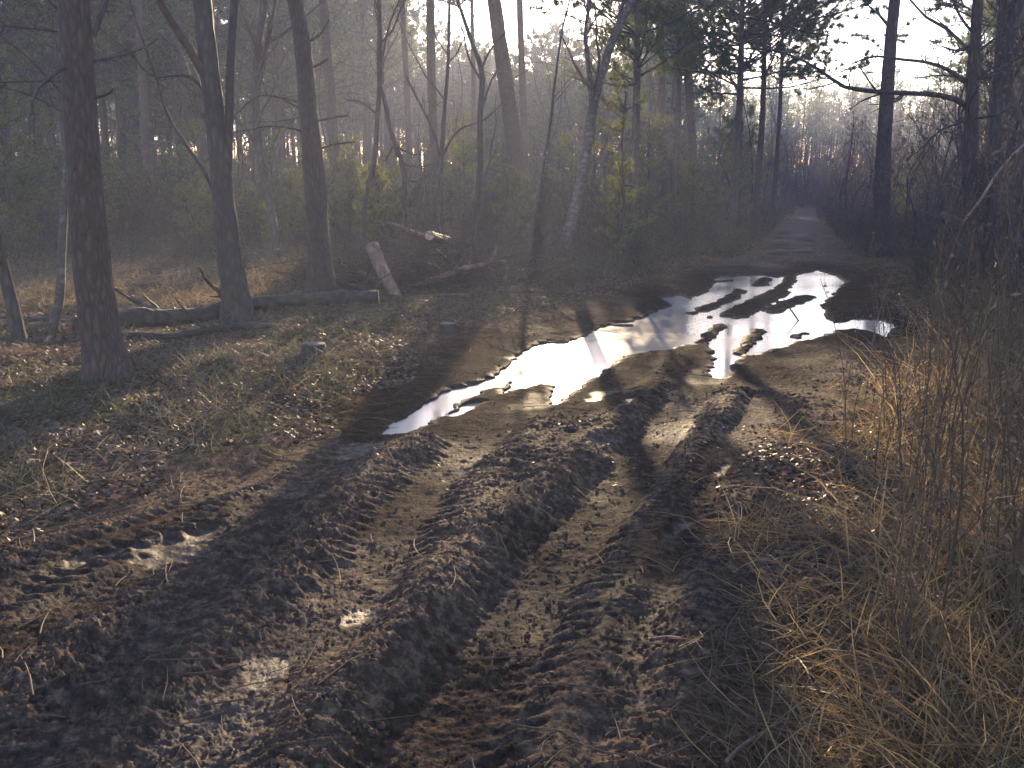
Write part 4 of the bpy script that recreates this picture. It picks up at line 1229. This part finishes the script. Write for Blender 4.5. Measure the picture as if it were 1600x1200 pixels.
lying('fallen_log', 'long dark fallen log lying past the foot of the twin-stemmed tree', 'log',
      [(592,494,22,11.3),(500,499,24,11.2),(400,506,25,10.9),(300,517,28,10.3),(195,530,30,9.8),(120,542,26,9.4)], 'moss_bark', 301, cutend=(0,), lump=0.24, twigs=5)
lying('fallen_log', 'thin arched fallen log with a dark hollow beneath, behind the thick pine', 'log',
      [(442,566,12,9.3),(400,556,14,9.2),(340,546,13,9.1),(270,541,12,8.95),(200,550,11,8.8),(150,562,9,8.6)], 'moss_bark', 302, twigs=5, lump=0.2)
lying('fallen_branch', 'bare dark branch lying across the sunlit dead leaves of the clearing', 'branch',
      [(182,467,5,13.4),(215,474,7,13.2),(250,477,8,13.1),(285,479,6,13.0),(330,470,4,13.1)], 'dark_bark', 303, twigs=5)
lying('fallen_branch', 'dark branch lying at the left edge in front of the leaning trunk', 'branch',
      [(-30,522,7,10.2),(40,523,8,10.1),(90,521,8,10.1),(130,521,8,10.1),(190,517,5,10.2)], 'dark_bark', 304, twigs=5)
lying('fallen_branch', 'pale crooked branch on the ground left of the thick pine foot', 'branch',
      [(-20,555,5,9.0),(40,557,6,9.0),(80,562,8,8.9),(130,561,6,8.9),(175,560,4,8.9)], 'moss_bark', 305, twigs=5)
lying('broken_stake', 'short splintered pale stub sticking up by the crooked branch', 'stump',
      [(84,566,12,8.9),(80,550,10,8.9),(70,540,5,8.9)], 'red_bark', 306)
lying('cut_log', 'pinkish peeled trunk section leaning upright in the branch heap', 'log',
      [(582,386,22,12.6),(594,415,20,12.4),(611,448,18,12.2),(626,472,15,12.0),(641,492,13,11.8)], 'red_bark', 307, zfloor=False, cutend=(0,))
lying('cut_log', 'sawn log with a pale oval cut face beside the dark straight pine', 'log',
      [(511,436,17,13.4),(540,438,18,13.9),(580,440,16,14.6),(610,430,12,15.2)], 'dark_bark', 308, cutend=(0,), zfloor=False)
lying('cut_log', 'sawn log with a round pale face pointing at the camera high in the heap', 'log',
      [(671,368,15,13.0),(680,371,15,13.9),(700,376,14,16.0)], 'dark_bark', 309, zfloor=False, cutend=(0,))
lying('cut_branch', 'thin reddish branch sloping down to the round sawn face', 'branch',
      [(606,348,4,13.3),(625,354,5,13.2),(645,362,6,13.1),(662,369,7,13.05)], 'dark_red', 310, zfloor=False, twigs=4)
lying('cut_branch', 'long reddish branch slanting up to the right through the heap', 'branch',
      [(620,456,10,12.6),(670,440,9,12.7),(720,421,8,12.8),(770,404,6,12.9),(776,384,4,13.0)], 'dark_red', 311, zfloor=False, twigs=9)
lying('cut_branch', 'bent broken branch with a pale tip at the right end of the heap', 'branch',
      [(789,440,6,13.2),(790,420,7,13.2),(786,410,8,13.2),(778,407,4,13.2)], 'dark_red', 312, zfloor=False, twigs=3)
lying('cut_branch', 'dark brown branch slanting down to the right in the heap', 'branch',
      [(680,390,6,13.6),(710,415,6,13.4),(735,440,6,13.2),(760,465,5,13.0)], 'dark_bark', 313, zfloor=False, twigs=8)
lying('cut_branch', 'short stubby sawn branch resting against the leaning peeled trunk', 'branch',
      [(563,428,12,13.1),(580,436,11,13.0),(600,448,9,12.9)], 'dark_red', 314, zfloor=False, cutend=(0,), twigs=3)
lying('cut_branch', 'low dark branch at the foot of the branch heap', 'branch',
      [(560,474,9,12.4),(600,468,9,12.4),(650,464,8,12.5),(700,452,6,12.7)], 'dark_bark', 315, zfloor=False, twigs=10)
lying('fallen_branch', 'straight pale stick on the ground in front of the heap', 'branch',
      [(650,482,4,11.9),(690,476,5,12.0),(735,472,5,12.1)], 'red_bark', 316)
lying('stick', 'thin dark stick poking up out of the bright puddle', 'stick',
      [(1262,524,3,11.2),(1252,508,2.5,11.2),(1240,490,2.5,11.2),(1224,468,2,11.2)], 'dark_bark', 317, zfloor=False, twigs=3, n=6)
lying('stick', 'bare blond forked stick leaning by the long-limbed pine', 'stick',
      [(1506,345,4,10.5),(1530,315,4.5,10.5),(1560,268,4,10.5),(1600,226,4,10.5),(1640,190,3,10.5)], 'red_bark', 318, zfloor=False, twigs=3, n=7)
lying('stick', 'pale stick lying in the grass at the bottom right of the track', 'stick',
      [(1135,1190,8),(1160,1165,7),(1200,1140,6),(1230,1122,4)], 'red_bark', 319, n=7)
lying('stick', 'thin brown stick lying across the mud near the grass edge', 'stick',
      [(1010,1008,5),(1050,1017,5),(1090,1025,4)], 'red_bark', 320, n=7)

def heap_twigs():
    """loose brushwood of the branch heap: nobody could count it"""
    rng = np.random.RandomState(31)
    n = 420; K = 7
    P = np.zeros((n, K, 3))
    c = np.stack([rng.uniform(540, 800, n), rng.uniform(380, 470, n)], -1)
    for i in range(n):
        Y = rng.uniform(12.4, 14.5); P[i, 0] = at(c[i, 0], c[i, 1], Y); P[i, 0, 2] = max(P[i, 0, 2] * rng.uniform(0.2, 1), 0.12)
    d = norm(rng.normal(size=(n, 3)) * np.array([1, .6, .35]) + np.array([0, 0, 0.12]))
    L = rng.uniform(.6, 1.8, n)
    for k in range(1, K):
        d = norm(d + .12 * rng.normal(size=d.shape)); P[:, k] = P[:, k - 1] + d * (L / (K - 1))[:, None]
    P[:, :, 2] = np.maximum(P[:, :, 2], 0.12)
    R = rng.uniform(.005, .012, n)[:, None] * np.linspace(1, .3, K)[None]
    m = MB(); m.tubes(P, R, n=4, cap=False)
    cc, cr = children(rng, P, R, 5, .4, K=4, rmin=.003, up=.03); m.tubes(cc, cr, n=3)
    o = m.build('brushwood', M['twig']); tag(o, 'tangle of loose twigs filling the heap of cut branches', 'brushwood', kind='stuff')
heap_twigs()

def stump(label, px, py, w, h, seed):
    rng = np.random.RandomState(seed)
    b = ground(px, py, 0.15); b[2] = hz(b[0], b[1]) - .03
    r = .5 * w * b[1] / F; H = h * b[1] / F + 0.03
    root = empty('tree_stump', b); tag(root, label, 'tree stump')
    pts = np.array([[0, 0, 0, r * 1.12], [0, 0, H * .5, r], [0, 0, H, r * .97]])
    m = MB(); trunk_tube(m, rng, pts, n=26, seglen=.02, flare=.12, lump=.10); m.build('bark', M['moss_bark'], root)
    mc = MB(); mc.tubes(np.array([[[0, 0, H - .005], [0.0005, 0, H + .008]]]), np.array([[r * .93, r * .9]]), n=26); mc.build('cut_face', M['old_cut'], root, smooth=False)
stump('low mossy tree stump with a pale sawn top in front of the long log', 492, 560, 36, 17, 401)
stump('cut stump at the left edge of the picture on the dark bank', -4, 668, 34, 34, 402)
stump('small dark stump on the bank below the branch heap', 700, 508, 26, 16, 403)

# ------------------------------------------------------------------ haze
def haze():
    m = bpy.data.materials.new('haze'); m.use_nodes = True; N = m.node_tree.nodes; L = m.node_tree.links
    N.remove(N['Principled BSDF'])
    v = N.new('ShaderNodeVolumePrincipled'); v.inputs['Color'].default_value = (0.68, 0.74, 1.0, 1)
    v.inputs['Density'].default_value = 0.0023; v.inputs['Anisotropy'].default_value = 0.38
    L.new(v.outputs[0], N['Material Output'].inputs['Volume'])
    x0, x1, y0, y1, z0, z1 = -170, 170, -6, 165, -3.5, 18.5
    V = [(x, y, z) for z in (z0, z1) for x, y in ((x0, y0), (x1, y0), (x1, y1), (x0, y1))]
    Q = [(3, 2, 1, 0), (4, 5, 6, 7), (0, 1, 5, 4), (1, 2, 6, 5), (2, 3, 7, 6), (3, 0, 4, 7)]
    mb = MB(); mb.add(V, Q=Q); o = mb.build('haze', m, smooth=False)
    tag(o, 'pale haze hanging in the backlit wood', 'haze', kind='stuff')
haze()
